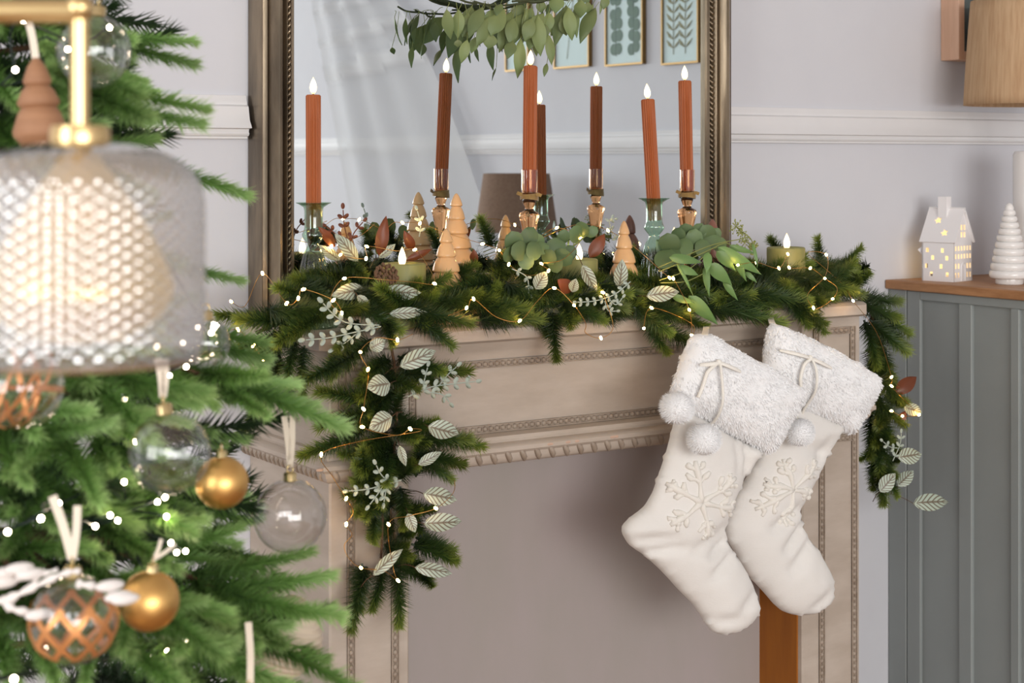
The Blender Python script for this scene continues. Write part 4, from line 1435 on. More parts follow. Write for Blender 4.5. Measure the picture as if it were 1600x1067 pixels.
FROST = [leaf_mesh('frosted_leaf', M['frost_leaf'], 1, 0.42, 0.08, 0.12, 'oval', s) for s in range(4)]
FL = [(544, 456, 52, 12, 22, 0.0), (627, 457, 64, 0, 24, -0.02), (638, 489, 60, 2, 17, -0.04), (590, 538, 28, 30, 24, -0.05), (653, 560, 62, 24, 27, -0.075), (542, 387, 56, -50, 20, 0.07), (592, 602, 36, 10, 28, -0.075),
      (595, 660, 40, 28, 28, -0.08), (693, 672, 50, -14, 28, -0.08), (629, 712, 34, -72, 14, -0.08), (672, 716, 42, 28, 17, -0.08), (688, 776, 54, -10, 27, -0.07), (692, 816, 60, 3, 27, -0.075), (643, 817, 32, -68, 19, -0.08),
      (606, 878, 62, 42, 20, -0.085), (678, 891, 60, -9, 21, -0.08), (921, 435, 48, -62, 20, -0.03), (970, 428, 46, 84, 22, -0.03), (1036, 459, 52, 8, 22, -0.05), (845, 438, 32, 60, 24, -0.03), (897, 446, 22, 75, 16, -0.04),
      (1422, 712, 38, 10, 22, 0.03), (1387, 754, 38, 50, 23, 0.02), (1415, 747, 35, 45, 20, 0.04), (1455, 785, 56, 3, 21, 0.03), (1427, 640, 30, -18, 17, 0.03), (568, 470, 26, -40, 14, -0.02), (1440, 390, 0, 0, 0, 0),
      (515, 395, 40, -35, 14, 0.10), (605, 392, 34, 40, 14, 0.10)]
stems = MB()
for k, (cx, cy, L, ang, w, Y) in enumerate(FL):
    if L == 0: continue
    a = math.radians(ang)
    dx, dy = math.cos(a) * L / 2, -math.sin(a) * L / 2
    left = cx < 600 and cy > 600 or (cx < 560)
    sgn = -1 if left else 1
    if abs(ang) > 55: sgn = 1
    b, t = at(cx - sgn * dx, cy - sgn * dy, Y), at(cx + sgn * dx, cy + sgn * dy, Y - 0.008)
    place_leaf(FROST[k % 4], 'frosted_leaf', garland, b, t, RND.uniform(-0.25, 0.25), (w / L) / 0.42)
    e = at(cx - sgn * dx * 1.9, cy - sgn * dy * 1.9 + 2, Y + 0.03)
    if (cx, cy) == (1455, 785): e = at(1385, 770, 0.06)
    if (cx, cy) == (1422, 712): e = at(1380, 690, 0.06)
    stems.tube(spline([b, (b + e) / 2 + Vector((0, 0, 0.003)), e], 4), 0.0007, 4)
so = stems.build('leaf_stalks', M['bark'], garland, 60)
tag(so, kind='stuff')

RUST = [leaf_mesh('rust_leaf', M['rust_leaf'], 1, 0.36, 0.1, 0.15, 'oval', 20 + s) for s in range(3)]
for k, (cx, cy, L, ang, w, Y) in enumerate([(598, 369, 64, 80, 21, 0.10), (511, 370, 40, 130, 14, 0.09), (639, 376, 34, 115, 15, 0.09), (655, 398, 44, 22, 12, 0.06), (933, 384, 44, 58, 22, 0.02), (883, 446, 28, 140, 18, -0.03), (741, 401, 22, 90, 13, 0.05),
                                            (1416, 601, 42, 38, 20, 0.03), (1410, 652, 24, 60, 13, 0.04)]):
    a = math.radians(ang)
    dx, dy = math.cos(a) * L / 2, -math.sin(a) * L / 2
    place_leaf(RUST[k % 3], 'rust_leaf', garland, at(cx - dx, cy - dy, Y), at(cx + dx, cy + dy, Y - 0.006), RND.uniform(-0.3, 0.3), (w / L) / 0.36)


def sprig(name, parent, pts_px, Y, m, leaf=10, n=None, r=0.0009, label=None):
    """twig with pairs of small oval leaves: one joined part per twig"""
    pts = spline([at(x, y, Y) for x, y in pts_px], 5)
    mb = MB().tube(pts, r, 5)
    L = sum((b - a).length for a, b in zip(pts[:-1], pts[1:]))
    s = leaf / 1000.0
    n = n or max(2, int(L / (s * 1.7)))
    for i in range(n + 1):
        t = (i + 0.6) / (n + 0.6) * (len(pts) - 1)
        j = min(int(t), len(pts) - 2)
        p = pts[j].lerp(pts[j + 1], t - j)
        d = (pts[j + 1] - pts[j]).normalized()
        side = d.cross(fv).normalized()
        for sg in ((-1, 1) if i < n else (0,)):
            dd = (d * 0.7 + side * sg * 0.8).normalized() if sg else d
            nn = dd.cross(fv).normalized()
            vs = []
            for k in range(10):
                a = 2 * PI * k / 10
                vs.append(p + dd * (s * 0.62 + s * 0.5 * math.cos(a)) + nn * s * 0.30 * math.sin(a) - fv * (0.0008 + 0.001 * math.sin(a)))
            vs.append(p + dd * s * 0.62 - fv * 0.0022)
            vs2 = [v + fv * 0.0008 for v in vs]
            mb.add(vs + vs2, [(k, (k + 1) % 10, 10) for k in range(10)] + [((k + 1) % 10 + 11, k + 11, 21) for k in range(10)] + [(k, k + 11, (k + 1) % 10 + 11, (k + 1) % 10) for k in range(10)])
    o = mb.build(name, m, parent, 60)
    if label: o['label'] = label
    return o


for pts, Y, lf in [([(595, 510), (550, 520), (512, 528), (478, 531)], -0.06, 11), ([(592, 508), (545, 505), (522, 492), (505, 474)], -0.06, 11), ([(556, 522), (540, 535), (522, 545)], -0.055, 9), 
                   ([(637, 620), (672, 605), (705, 600), (742, 596)], -0.075, 11), ([(660, 607), (664, 590), (668, 574)], -0.075, 9), ([(686, 602), (700, 585), (713, 573)], -0.075, 10), ([(662, 612), (690, 616), (702, 628)], -0.075, 10),
                   ([(627, 750), (605, 756), (575, 764), (545, 767)], -0.075, 9), ([(610, 755), (596, 742), (588, 727)], -0.08, 9), ([(598, 760), (590, 772), (578, 788)], -0.08, 9), ([(604, 758), (602, 772), (600, 784)], -0.08, 9),
                   ([(985, 440), (960, 460), (930, 470), (902, 472)], -0.05, 8), ([(950, 465), (962, 476), (972, 466)], -0.055, 8), ([(945, 470), (950, 485), (962, 486)], -0.055, 8), ([(985, 390), (960, 370), (952, 345), (959, 342)], 0.10, 8),
                   ([(800, 420), (822, 432), (826, 452), (824, 468)], -0.02, 8), ([(1402, 700), (1390, 698), (1380, 690)], 0.03, 9), ([(1395, 720), (1406, 695), (1408, 678)], 0.03, 9), ([(655, 370), (657, 350), (652, 330)], 0.13, 9)]:
    sprig('frosted_sprig', garland, pts, Y, M['frost_round'], lf)
rb = mat('dark_rust_round_leaves', srgb(104, 56, 36), 0.55)
for pts, Y, lf in [([(548, 392), (540, 362), (537, 345), (536, 328)], 0.12, 10), ([(545, 385), (552, 366), (560, 355), (567, 347)], 0.12, 9), ([(542, 372), (528, 368), (518, 360), (511, 355)], 0.12, 9)]:
    sprig('rust_sprig', garland, pts, Y, rb, lf)
# pine cone
pc = at(603, 430, -0.01)
mb = MB()
for i in range(46):
    a = i * 2.39996
    t = i / 46
    rr = 0.016 * math.sin(PI * (0.12 + 0.8 * t)) ** 0.8
    d = Vector((math.cos(a), 0.4 * math.sin(a) - 0.3, math.sin(a) * 0.6)).normalized()
    c = pc + Vector((-0.018 + 0.036 * t, 0, 0.0)) + Vector((0, d.y, d.z)) * rr
    mb.ball(c, 0.0046, 6, 4, (0.5, 1, 0.8))
tag(mb.build('pine_cone', mat('brown_cone_scales', srgb(110, 82, 60), 0.7), garland, 60), 'small brown pine cone')

# ---- round-leaved eucalyptus bunches
RL = [leaf_mesh('round_leaf', M['euc_round'], 1, 0.92, 0.10, 0.06, 'round', 40 + s, 8, 5) for s in range(4)]


def euc_bunch(label, leaves, Y, stem):
    c = at(sum(l[0] for l in leaves) / len(leaves), max(l[1] for l in leaves), Y)
    o = thing('round_eucalyptus', label, 'eucalyptus', c, 'round-leaved eucalyptus bunches on the garland')
    mb = MB().tube(spline([at(x, y, Y + 0.012) for x, y in stem], 5), 0.0014, 6)
    for k, (x, y, d, ang, dY) in enumerate(leaves):
        a = math.radians(ang)
        b, t = at(x - math.cos(a) * d / 2, y + math.sin(a) * d / 2, Y + dY), at(x + math.cos(a) * d / 2, y - math.sin(a) * d / 2, Y + dY - 0.008)
        place_leaf(RL[k % 4], 'round_leaf', o, b, t, RND.uniform(-0.5, 0.5), RND.uniform(0.85, 1.0))
        q = min(stem, key=lambda s: (s[0] - x) ** 2 + (s[1] - y) ** 2)
        mb.tube([b, at(q[0], q[1], Y + 0.012)], 0.0007, 4)
    mb.build('stem', M['green_stem'], o, 60)
    return o


euc_bunch('round-leaved eucalyptus bunch in front of the tallest candle', [(803, 378, 34, 100, 0), (826, 371, 36, 60, 0), (812, 392, 28, 200, -.01), (834, 392, 30, 250, -.012), (797, 397, 22, 190, 0), (846, 388, 26, 20, 0), (868, 388, 36, 30, 0), (880, 402, 34, 320, -.008),
           (858, 402, 28, 300, -.01), (890, 395, 26, 60, .01), (868, 412, 30, 280, -.01), (822, 408, 28, 285, -.012), (910, 358, 24, 100, .04), (925, 362, 22, 40, .04), (900, 366, 22, 150, .04), (880, 370, 24, 80, .02), (840, 378, 26, 80, .01)], 0.0,
          [(790, 400), (815, 392), (840, 395), (870, 398), (895, 385), (915, 368)])
euc_bunch('round-leaved eucalyptus bunch under the candle by the right frame', [(1046, 382, 36, 100, 0), (1060, 370, 30, 80, .01), (1068, 388, 34, 260, -.01), (1084, 374, 34, 80, 0), (1092, 362, 28, 70, .01), (1104, 368, 34, 110, .005), (1112, 376, 30, 20, 0), (1072, 362, 26, 95, .012),
           (1058, 402, 30, 250, -.01), (1124, 382, 26, 330, 0), (1098, 388, 30, 280, -.012), (1040, 404, 34, 240, -.01), (1118, 366, 22, 60, .01)], 0.03,
          [(1036, 400), (1060, 390), (1085, 385), (1110, 382), (1128, 384)])

# ---- willow-leaved eucalyptus branch at the right of the garland
WL_ = [leaf_mesh('leaf', M['willow'], 1, 0.30, 0.10, 0.10, 'lance', 60 + s, 10, 5) for s in range(4)]
br = thing('willow_eucalyptus_branch', 'fresh green willow-leaved eucalyptus branch trailing over the garland above the front stocking', 'eucalyptus', at(1110, 420, -0.03))
mb = MB()
YB = -0.045
for pts in ([(1028, 418), (1075, 398), (1115, 382), (1155, 374)], [(1030, 424), (1070, 408), (1105, 392), (1120, 385)], [(1030, 438), (1060, 428), (1080, 418), (1098, 402)], [(1032, 442), (1070, 440), (1098, 428)],
            [(1054, 408), (1066, 420), (1076, 445), (1086, 470)], [(1155, 374), (1172, 372), (1180, 395), (1183, 415)], [(1120, 384), (1135, 380), (1146, 386), (1152, 390)]):
    mb.tube(spline([at(x, y, YB) for x, y in pts], 5), 0.0009, 5)
mb.build('stem', M['green_stem'], br, 60)
for k, (bx, by, tx, ty, w) in enumerate([(1122, 386, 1192, 430, 24), (1106, 394, 1104, 428, 20), (1108, 412, 1144, 446, 30), (1102, 416, 1108, 464, 17), (1130, 436, 1153, 470, 16), (1060, 418, 1092, 430, 20), (1076, 462, 1122, 508, 30), (1050, 462, 1086, 474, 16),
                                         (1140, 384, 1180, 396, 13), (1176, 380, 1184, 420, 9), (1165, 425, 1183, 442, 12), (1058, 412, 1082, 460, 9), (1046, 402, 1098, 410, 20), (1150, 400, 1166, 440, 20), (1120, 392, 1150, 424, 24)]):
    b, t = at(bx, by, YB), at(tx, ty, YB - 0.010)
    Lp = math.hypot(tx - bx, ty - by)
    place_leaf(WL_[k % 4], 'leaf', br, b, t, RND.uniform(-0.35, 0.35), (w / Lp) / 0.30 * 0.68)
mb = MB()
r = random.Random(5)
for (cx, cy, sp) in ((1150, 355, 14), (1160, 362, 12), (1165, 378, 14), (1172, 390, 12), (1150, 392, 12), (1178, 384, 10)):
    c = at(cx, cy, 0.01)
    for i in range(26):
        d = Vector((r.gauss(0, 1), r.gauss(0, 0.7), r.gauss(0, 1))).normalized()
        e = c + d * sp / 1000 * r.uniform(0.5, 1.0)
        mb.tube([c + (e - c) * 0.1, e], [0.0005, 0.0004], 3)
        mb.ball(e, 0.0014, 5, 4)
tag(mb.build('seed_buds', mat('yellow_green_buds', srgb(150, 156, 84), 0.6), br, 60), kind='stuff')

# ---- hanging eucalyptus wreath
EL = [leaf_mesh('leaf', M['euc'], 1, 0.45, 0.10, 0.12, 'drop', 80 + s, 10, 5) for s in range(6)]
YW_ = 0.13
wc = at(818, -150, YW_)
RW = 0.158
wreath = thing('eucalyptus_wreath', 'twig wreath of drooping eucalyptus leaves hanging in front of the mirror', 'wreath', wc)
mb = MB()
for k in range(3):
    pts = [wc + Vector((math.cos(a) * (RW + 0.004 * math.sin(5 * a + k * 2)), 0.006 * math.sin(4 * a + k * 2.1), math.sin(a) * (RW + 0.004 * math.cos(6 * a + k)))) for a in [2 * PI * i / 60 for i in range(61)]]
    mb.tube(pts, 0.0032, 6)
for (x0, y0, x1, y1) in ((712, -4, 745, 6), (740, 2, 775, 8), (757, 5, 770, 14), (800, 2, 850, -5), (870, 0, 905, -6), (770, 8, 820, 4)):
    mb.tube(spline([at(x0, y0, YW_ - .005), at((x0 + x1) / 2, (y0 + y1) / 2 + 2, YW_ - .008), at(x1, y1, YW_ - .004)], 4), 0.0018, 6)
mb.build('twig_ring', mat('dark_green_twig', srgb(70, 76, 50), 0.7), wreath, 60)
LV = [(148, 75, 180, 330, 95), (250, 80, 240, 320, 95), (360, 50, 280, 310, 110), (450, 55, 330, 315, 110), (460, 60, 335, 315, 40), (630, 75, 450, 305, 150), (505, 140, 400, 390, 110), (320, 330, 270, 528, 80), (410, 300, 350, 445, 80), (240, 330, 245, 395, 60),
      (515, 280, 497, 408, 120), (690, 95, 590, 440, 140), (790, 110, 640, 410, 120), (760, 20, 740, 230, 110), (820, 60, 770, 350, 50), (700, 340, 655, 488, 80), (765, 320, 742, 655, 95), (910, 130, 930, 470, 112), (960, 110, 790, 345, 110), (870, 290, 835, 418, 75),
      (990, 280, 1028, 545, 80), (985, 525, 960, 640, 38), (1000, 100, 1000, 270, 80), (1150, 40, 1045, 385, 110), (1160, 60, 1195, 340, 100), (1220, 50, 1230, 315, 64), (1390, 60, 1258, 358, 100), (1370, 30, 1270, 330, 60), (1270, 0, 1260, 150, 110), (1480, -40, 1455, 80, 70),
      (1440, -10, 1426, 125, 24), (1080, -40, 1050, 110, 120), (930, 0, 940, 110, 80), (850, 60, 840, 200, 60), (600, 30, 560, 130, 60), (1320, 10, 1330, 120, 60), (1250, -80, 1340, 15, 130), (880, 330, 900, 470, 50), (1090, 120, 1020, 300, 90), (560, 120, 520, 300, 110),
      (330, 110, 300, 310, 100), (860, 150, 800, 350, 100), (970, 200, 960, 330, 80), (1100, 150, 1150, 300, 80), (700, 150, 680, 380, 100), (440, 120, 420, 310, 90)]
mb = MB()
for k, (bx, by, tx, ty, w) in enumerate(LV):
    s = 5.333
    dY = RND.uniform(-0.022, 0.018)
    b, t = at(670 + bx / s, by / s, YW_ + dY), at(670 + tx / s, ty / s, YW_ + dY + RND.uniform(-0.008, 0.008))
    Lp = math.hypot(tx - bx, ty - by)
    place_leaf(EL[k % 6], 'leaf', wreath, b, t, RND.uniform(-0.5, 0.5), (w / Lp) / 0.45 * 1.3)
    e = at(670 + bx / s + RND.uniform(-4, 8), min(by / s - 8, 4), YW_ + RND.uniform(-0.004, 0.004))
    mb.tube(spline([b, (b + e) / 2 + Vector((0.003, 0, 0.004)), e], 4), 0.0005, 4)
tag(mb.build('leaf_stalks', M['green_stem'], wreath, 60), kind='stuff')
for k in range(34):      # the ring goes on above the frame
    a = RND.uniform(-0.25, PI + 0.25)
    b = wc + Vector((math.cos(a) * RW, RND.uniform(-.01, .01), math.sin(a) * RW))
    d = Vector((math.cos(a) * 0.5 + RND.uniform(-.4, .4), RND.uniform(-.2, .1), -1 + 0.6 * math.sin(a))).normalized()
    place_leaf(EL[k % 6], 'leaf', wreath, b, b + d * RND.uniform(0.04, 0.055), RND.uniform(-0.5, 0.5), 1.0)
top = Vector((wc.x, YW_ + 0.02, MZ1 + 0.004))
MB().ribbon([wc + Vector((0, 0, RW - 0.004)), Vector((wc.x, 0.17, 2.1)), Vector((wc.x, 0.194, MZ1 - 0.02)), Vector((wc.x, 0.198, MZ1 + 0.003)), Vector((wc.x, 0.24, MZ1 + 0.004))], 0.012, (1, 0, 0)).build('hanging_ribbon', M['ribbon_cream'], wreath)

# ---- fairy lights wound through the garland
fairy = thing('fairy_light_string', 'copper wire string of warm fairy lights wound through the pine garland', 'fairy lights', at(600, 470, 0.0))
BULBM = MB().ball((0, 0, 0), 0.0026, 8, 6, (0.8, 0.8, 1.3)).mesh('bulb', M['fairy'], 180)
RUNS = [
    [(361, 471, .12), (383, 478, .12), (410, 427, .12), (448, 474, -.03), (466, 466, -.03), (474, 452, -.03), (521, 469, -.04), (534, 489, -.05), (516, 470, -.04), (538, 435, 0), (600, 437, -.02), (648, 441, -.02), (679, 443, -.02), (670, 418, .02), (648, 390, .07), (620, 392, .08), (573, 385, .09), (572, 404, .06), (532, 398, .08), (518, 385, .1), (560, 370, .13), (585, 350, .15)],
    [(585, 382, .12), (612, 350, .13), (629, 348, .13), (656, 349, .13), (700, 365, .12), (754, 381, .08), (780, 391, .06), (795, 413, .03), (825, 430, 0), (857, 423, -.03), (846, 412, -.03), (880, 405, -.03), (907, 372, .05), (870, 356, .08), (845, 372, .08), (905, 350, .09), (950, 360, .09), (990, 385, .07), (1046, 434, -.05), (1052, 435, -.05), (1077, 484, -.05), (1081, 524, -.075), (1080, 505, -.05), (1018, 481, -.055), (1006, 513, -.075)],
    [(700, 493, -.05), (729, 481, -.045), (740, 467, -.04), (775, 495, -.045), (812, 501, -.055), (840, 470, -.05), (866, 450, -.045), (897, 477, -.06), (915, 505, -.06), (915, 520, -.055), (939, 528, -.06), (958, 510, -.055), (942, 457, -.04)],
    [(412, 564, -.04), (396, 540, -.03), (372, 515, 0.0), (350, 520, .05)],
    [(645, 522, -.06), (621, 531, -.065), (588, 528, -.06), (563, 550, -.075), (575, 577, -.08), (574, 600, -.07), (568, 639, -.085), (566, 667, -.085), (620, 680, -.085), (641, 670, -.09), (655, 674, -.08), (560, 690, -.07), (502, 710, -.085), (520, 745, -.05), (541, 779, -.075), (552, 800, -.06), (541, 819, -.06), (550, 835, -.05), (538, 852, -.045), (545, 872, -.05), (564, 887, -.085), (600, 892, -.07), (622, 907, -.095), (615, 890, -.08), (607, 819, -.09), (640, 806, -.08), (681, 794, -.09), (708, 770, -.07), (710, 750, -.06)],
    [(1153, 414, -.055), (1182, 410, -.04), (1217, 419, -.02), (1231, 397, .02), (1233, 418, -.02), (1266, 419, .0), (1289, 435, -.03), (1308, 450, -.04), (1301, 467, -.05), (1282, 480, -.05), (1271, 481, -.06), (1262, 460, -.04), (1290, 430, 0.0), (1291, 398, .06), (1262, 395, .07), (1290, 420, .03), (1320, 448, .0), (1333, 470, -.03), (1370, 520, .0), (1393, 589, .02), (1393, 603, .02), (1420, 632, .03), (1436, 648, .03), (1410, 650, .03), (1393, 642, .02)],
]
wire = MB()
BULBS = set()
SKIP = {(383, 478), (600, 437), (648, 441), (670, 418), (620, 392), (560, 370), (585, 350), (585, 382), (612, 350), (700, 365), (825, 430), (880, 405), (845, 372), (905, 350), (990, 385), (1080, 505), (700, 493), (775, 495), (840, 470), (915, 505), (915, 520), (958, 510), (350, 520),
        (645, 522), (588, 528), (574, 600), (620, 680), (655, 674), (560, 690), (520, 745), (552, 800), (550, 835), (538, 852), (545, 872), (600, 892), (615, 890), (640, 806), (708, 770), (710, 750), (1308, 450), (1282, 480), (1262, 460), (1290, 430), (1262, 395), (1290, 420), (1320, 448), (1370, 520), (1420, 632), (516, 470)}
for run in RUNS:
    P3 = [at(x, y, Y - 0.012) for x, y, Y in run]
    wire.tube(spline(P3, 6), 0.00055, 4)
    for (x, y, Y), p in zip(run, P3):
        if (x, y) in SKIP: continue
        stamp(BULBM, 'bulb', fairy, p, (RND.uniform(-1, 1), RND.uniform(-.4, .4), RND.uniform(-1, 1)), 0, 1.0)
wire.build('copper_wire', M['copper_wire'], fairy, 180)

# ================================================================== stockings
def dense(poly, step=6.0, closed=True):
    out = []
    n = len(poly)
    for i in range(n):
        p0, p1, p2, p3 = (np.array(poly[(i + k - 1) % n], float) for k in range(4))
        m = max(2, int(np.linalg.norm(p2 - p1) / step))
        for j in range(m):
            t = j / m
            c = 0.5 * ((2 * p1) + (p2 - p0) * t * 0.8 + (2 * p0 - 5 * p1 + 4 * p2 - p3) * t * t * 0.8 + (3 * p1 - p0 - 3 * p2 + p3) * t ** 3 * 0.8)
            l = p1 + (p2 - p1) * t
            out.append(c if True else l)
    return np.array(out)


class Puff:
    """padded cloth shape: outline in photo pixels, built at its own distance with real thickness"""

    def __init__(self, outline, Y, T, R, step=6.0, relief=None, back=0.6):
        self.Y = Y
        bd = dense(outline, step)
        lo, hi = bd.min(0), bd.max(0)
        gx, gy_ = np.meshgrid(np.arange(lo[0], hi[0], step), np.arange(lo[1], hi[1], step))
        gx[1::2] += step / 2
        g = np.stack([gx.ravel(), gy_.ravel()], 1)
        g = g[inside(g, bd)]
        dist = lambda p: np.sqrt(((p[:, None, :] - bd[None, :, :]) ** 2).sum(2)).min(1)
        dg = dist(g)
        g, dg = g[dg > step * 0.55], dg[dg > step * 0.55]
        allp = np.concatenate([bd, g])
        nb = len(bd)
        edges = [(i, (i + 1) % nb) for i in range(nb)]
        vv, ee, ff, _, _, _ = delaunay_2d_cdt([Vector(p) for p in allp], edges, [], 1, 1e-4)
        P = np.array([(v.x, v.y) for v in vv])
        D = dist(P)
        u = np.clip(D / R, 0, 1)
        prof = np.sqrt(np.clip(1 - (1 - u) ** 2, 0, 1))
        rel = np.array([relief(p[0], p[1]) for p in P]) if relief else np.zeros(len(P))
        h = T * prof + rel * np.clip(D / 10.0, 0, 1)
        self.P, self.h = P, h
        W3 = [at(p[0], p[1], Y) for p in P]
        n = len(P)
        bset = D < 1e-3
        vs = [Vector((w.x, Y - hh, w.z)) for w, hh in zip(W3, h)]
        bi, bv = {}, []
        for i in range(n):
            if bset[i]: bi[i] = i
            else:
                bi[i] = n + len(bv)
                bv.append(Vector((W3[i].x, Y + T * back * prof[i], W3[i].z)))
        fs = []
        for f in ff:
            f = tuple(f)
            a, b, c = (vs[k] for k in f[:3])
            if (b - a).cross(c - a).y > 0: f = f[::-1]
            fs.append(f)
            fs.append(tuple(bi[k] for k in f[::-1]))
        self.mb = MB().add(vs + bv, fs)
        self.front, self.ff = vs, ff

    def on(self, px, py, lift=0.0):
        k = np.argsort(((self.P - np.array([px, py])) ** 2).sum(1))[:3]
        d = np.sqrt(((self.P[k] - np.array([px, py])) ** 2).sum(1)) + 0.3
        w = 1 / d
        hh = (self.h[k] * w).sum() / w.sum()
        p = at(px, py, self.Y)
        return Vector((p.x, self.Y - hh - lift, p.z))


def creases(lst):
    arr = [(np.array(a, float), np.array(b, float), dp, w) for a, b, dp, w in lst]

    def f(x, y):
        s = 0.0
        p = np.array([x, y])
        for a, b, dp, w in arr:
            ab = b - a
            t = min(1, max(0, float((p - a) @ ab / (ab @ ab))))
            d = np.linalg.norm(p - a - ab * t)
            s -= 3.0 * dp * math.exp(-(d / (0.75 * w)) ** 2) * (0.35 + 0.65 * math.sin(PI * min(1, max(0.0, 0.1 + 0.8 * t))))
        s += 0.0026 * noise.noise(Vector((x * 0.020, y * 0.020, 3.1))) + 0.0008 * noise.noise(Vector((x * 0.07, y * 0.07, 1.1)))
        return s
    return f


def fur_blades(puff, count, ln, seed, lean):
    """short plush tufts standing on the front of a puff, and along its rim"""
    r = random.Random(seed)
    vs3 = [Vector(v) for v in puff.mb.v]
    tris = puff.mb.f
    areas = []
    acc = 0
    for f in tris:
        a, b, c = vs3[f[0]], vs3[f[1]], vs3[f[2]]
        acc += (b - a).cross(c - a).length / 2
        areas.append(acc)
    import bisect
    mb = MB()
    for i in range(count):
        k = bisect.bisect(areas, r.random() * acc)
        f = tris[min(k, len(tris) - 1)]
        a, b, c = vs3[f[0]], vs3[f[1]], vs3[f[2]]
        u, v = r.random(), r.random()
        if u + v > 1: u, v = 1 - u, 1 - v
        p = a + (b - a) * u + (c - a) * v
        n = (b - a).cross(c - a)
        if n.length < 1e-12: continue
        n.normalize()
        if n.y > 0.75: continue
        q = Vector((noise.noise(p * 45), noise.noise(p * 45 + Vector((9, 2, 4))), noise.noise(p * 45 + Vector((3, 8, 1)))))
        d = (n * 0.42 + lean * 0.75 + q * 0.7 + Vector((r.gauss(0, .12), r.gauss(0, .12), r.gauss(0, .12)))).normalized()
        L = ln * r.uniform(0.6, 1.15)
        sd = d.cross(Vector((r.gauss(0, 1), r.gauss(0, 1), r.gauss(0, 1)))).normalized() * 0.00075
        m_ = p + d * L * 0.55 + n * L * 0.10
        mb.add([p - sd, p + sd, m_ + sd * 0.8, m_ - sd * 0.8, p + d * L + n * L * 0.05], [(0, 1, 2, 3), (3, 2, 4)])
    return mb


Z6 = lambda lst, ox=950, oy=480, k=2.052: [(ox + x / k, oy + y / k) for x, y in lst]


def pompom(name, parent, c, r, seed):
    rr = random.Random(seed)
    core = MB().ball(c, r * 0.86, 20, 14)
    o = core.build(name, M['fur'], parent, 180)
    mb = MB()
    for i in range(1700):
        z = 1 - 2 * (i + 0.5) / 1700
        a = i * 2.39996
        n = Vector((math.sqrt(1 - z * z) * math.cos(a), math.sqrt(1 - z * z) * math.sin(a), z))
        d = (n + Vector((rr.gauss(0, .22), rr.gauss(0, .22), rr.gauss(0, .22)))).normalized()
        sd = d.orthogonal().normalized() * 0.0008
        p = c + n * r * 0.82
        L = r * rr.uniform(0.14, 0.22)
        mb.add([p - sd, p + sd, p + d * L * 1.25], [(0, 1, 2)])
    tag(mb.build('plush', M['fur'], o), kind='stuff')
    return o


def snowflake(puff, parent, c, arms, name='snowflake'):
    mb = MB()

    def cord(p, q, r=0.0055):
        n = 7
        pts = []
        for i in range(n + 1):
            t = i / n
            x, y = p[0] + (q[0] - p[0]) * t, p[1] + (q[1] - p[1]) * t
            pts.append(puff.on(x + 1.0 * math.sin(9 * t + p[0]), y + 1.0 * math.cos(8 * t + p[1]), 0.0008))
        mb.tube(pts, [r * (0.8 + 0.25 * math.sin(5 * i + p[1])) if 0 < i < n else r * 0.55 for i in range(n + 1)], 8)
    for (tx, ty) in arms:
        cord(c, (tx, ty))
        d = np.array([tx - c[0], ty - c[1]], float)
        n = np.array([-d[1], d[0]])
        for f, l in ((0.50, 0.34), (0.78, 0.26)):
            b = np.array(c) + d * f
            for s in (-1, 1):
                e = b + d * l * 0.62 + n * s * l * 0.75
                cord(tuple(b), tuple(e), 0.0050)
    return mb.build(name, M['chenille'], parent, 180)


def stocking(label, body, cuff, Yb, creases_, flake, bow, poms, lean, loop, seed):
    root_p = at(*loop[0], Yb)
    o = thing('christmas_stocking', label, 'stocking', Vector((root_p.x, Yb, at(1100, 985, Yb).z)), 'white christmas stockings')
    pb = Puff(body, Yb, 0.030, 62, 6, creases(creases_))
    pb.mb.build('sock_body', M['wool'], o, 180)
    wob = lambda x, y: 0.0045 * noise.noise(Vector((x * 0.035, y * 0.035, seed))) + 0.0022 * noise.noise(Vector((x * 0.1, y * 0.1, seed + 4)))
    pc = Puff(cuff, Yb - 0.004, 0.038, 55, 6, wob)
    cu = tag(pc.mb.build('cuff', M['fur'], o, 180), 'white plush turned-down cuff')
    tag(fur_blades(pc, 12000, 0.0048, seed, lean).build('plush', M['fur'], cu), kind='stuff')
    snowflake(pb, o, *flake)
    # bow and strings
    mb = MB()
    k = bow[0]
    for e in bow[1]:
        pts = [pc.on(k[0] + (e[0] - k[0]) * t, k[1] + (e[1] - k[1]) * t, 0.009 + 0.004 * math.sin(PI * t)) for t in [i / 6 for i in range(7)]]
        mb.tube(pts, [0.0030, 0.0034, 0.0036, 0.0036, 0.0036, 0.0034, 0.0026], 8, flat=0.7)
    mb.ball(pc.on(*k, 0.008), 0.0052, 10, 8)
    for path in bow[2]:
        pts = [pc.on(x, y, 0.0105) for x, y in path]
        mb.tube(spline(pts, 5), 0.0030, 8, flat=0.75)
    mb.build('tie_cord', M['cord'], o, 60)
    for (x, y, r, lift) in poms:
        p = pc.on(x, y, 0)
        c = Vector((at(x, y, Yb - lift).x, Yb - lift, at(x, y, Yb - lift).z))
        pompom('pompom', o, c, r * 0.001 * 1.09, seed + int(x))
    # hanging loop up to the shelf
    lp = [at(x, y, yy) for (x, y), yy in zip(loop, [Yb - 0.005, Yb, -0.024, -0.016, 0.0])]
    mb = MB().ribbon(spline(lp, 5), 0.010, rv, 0.001)
    mb.build('hanging_loop', M['ribbon_cream'], o)
    return o


LEAN = (Vector((0.35, 0, -0.9))).normalized()
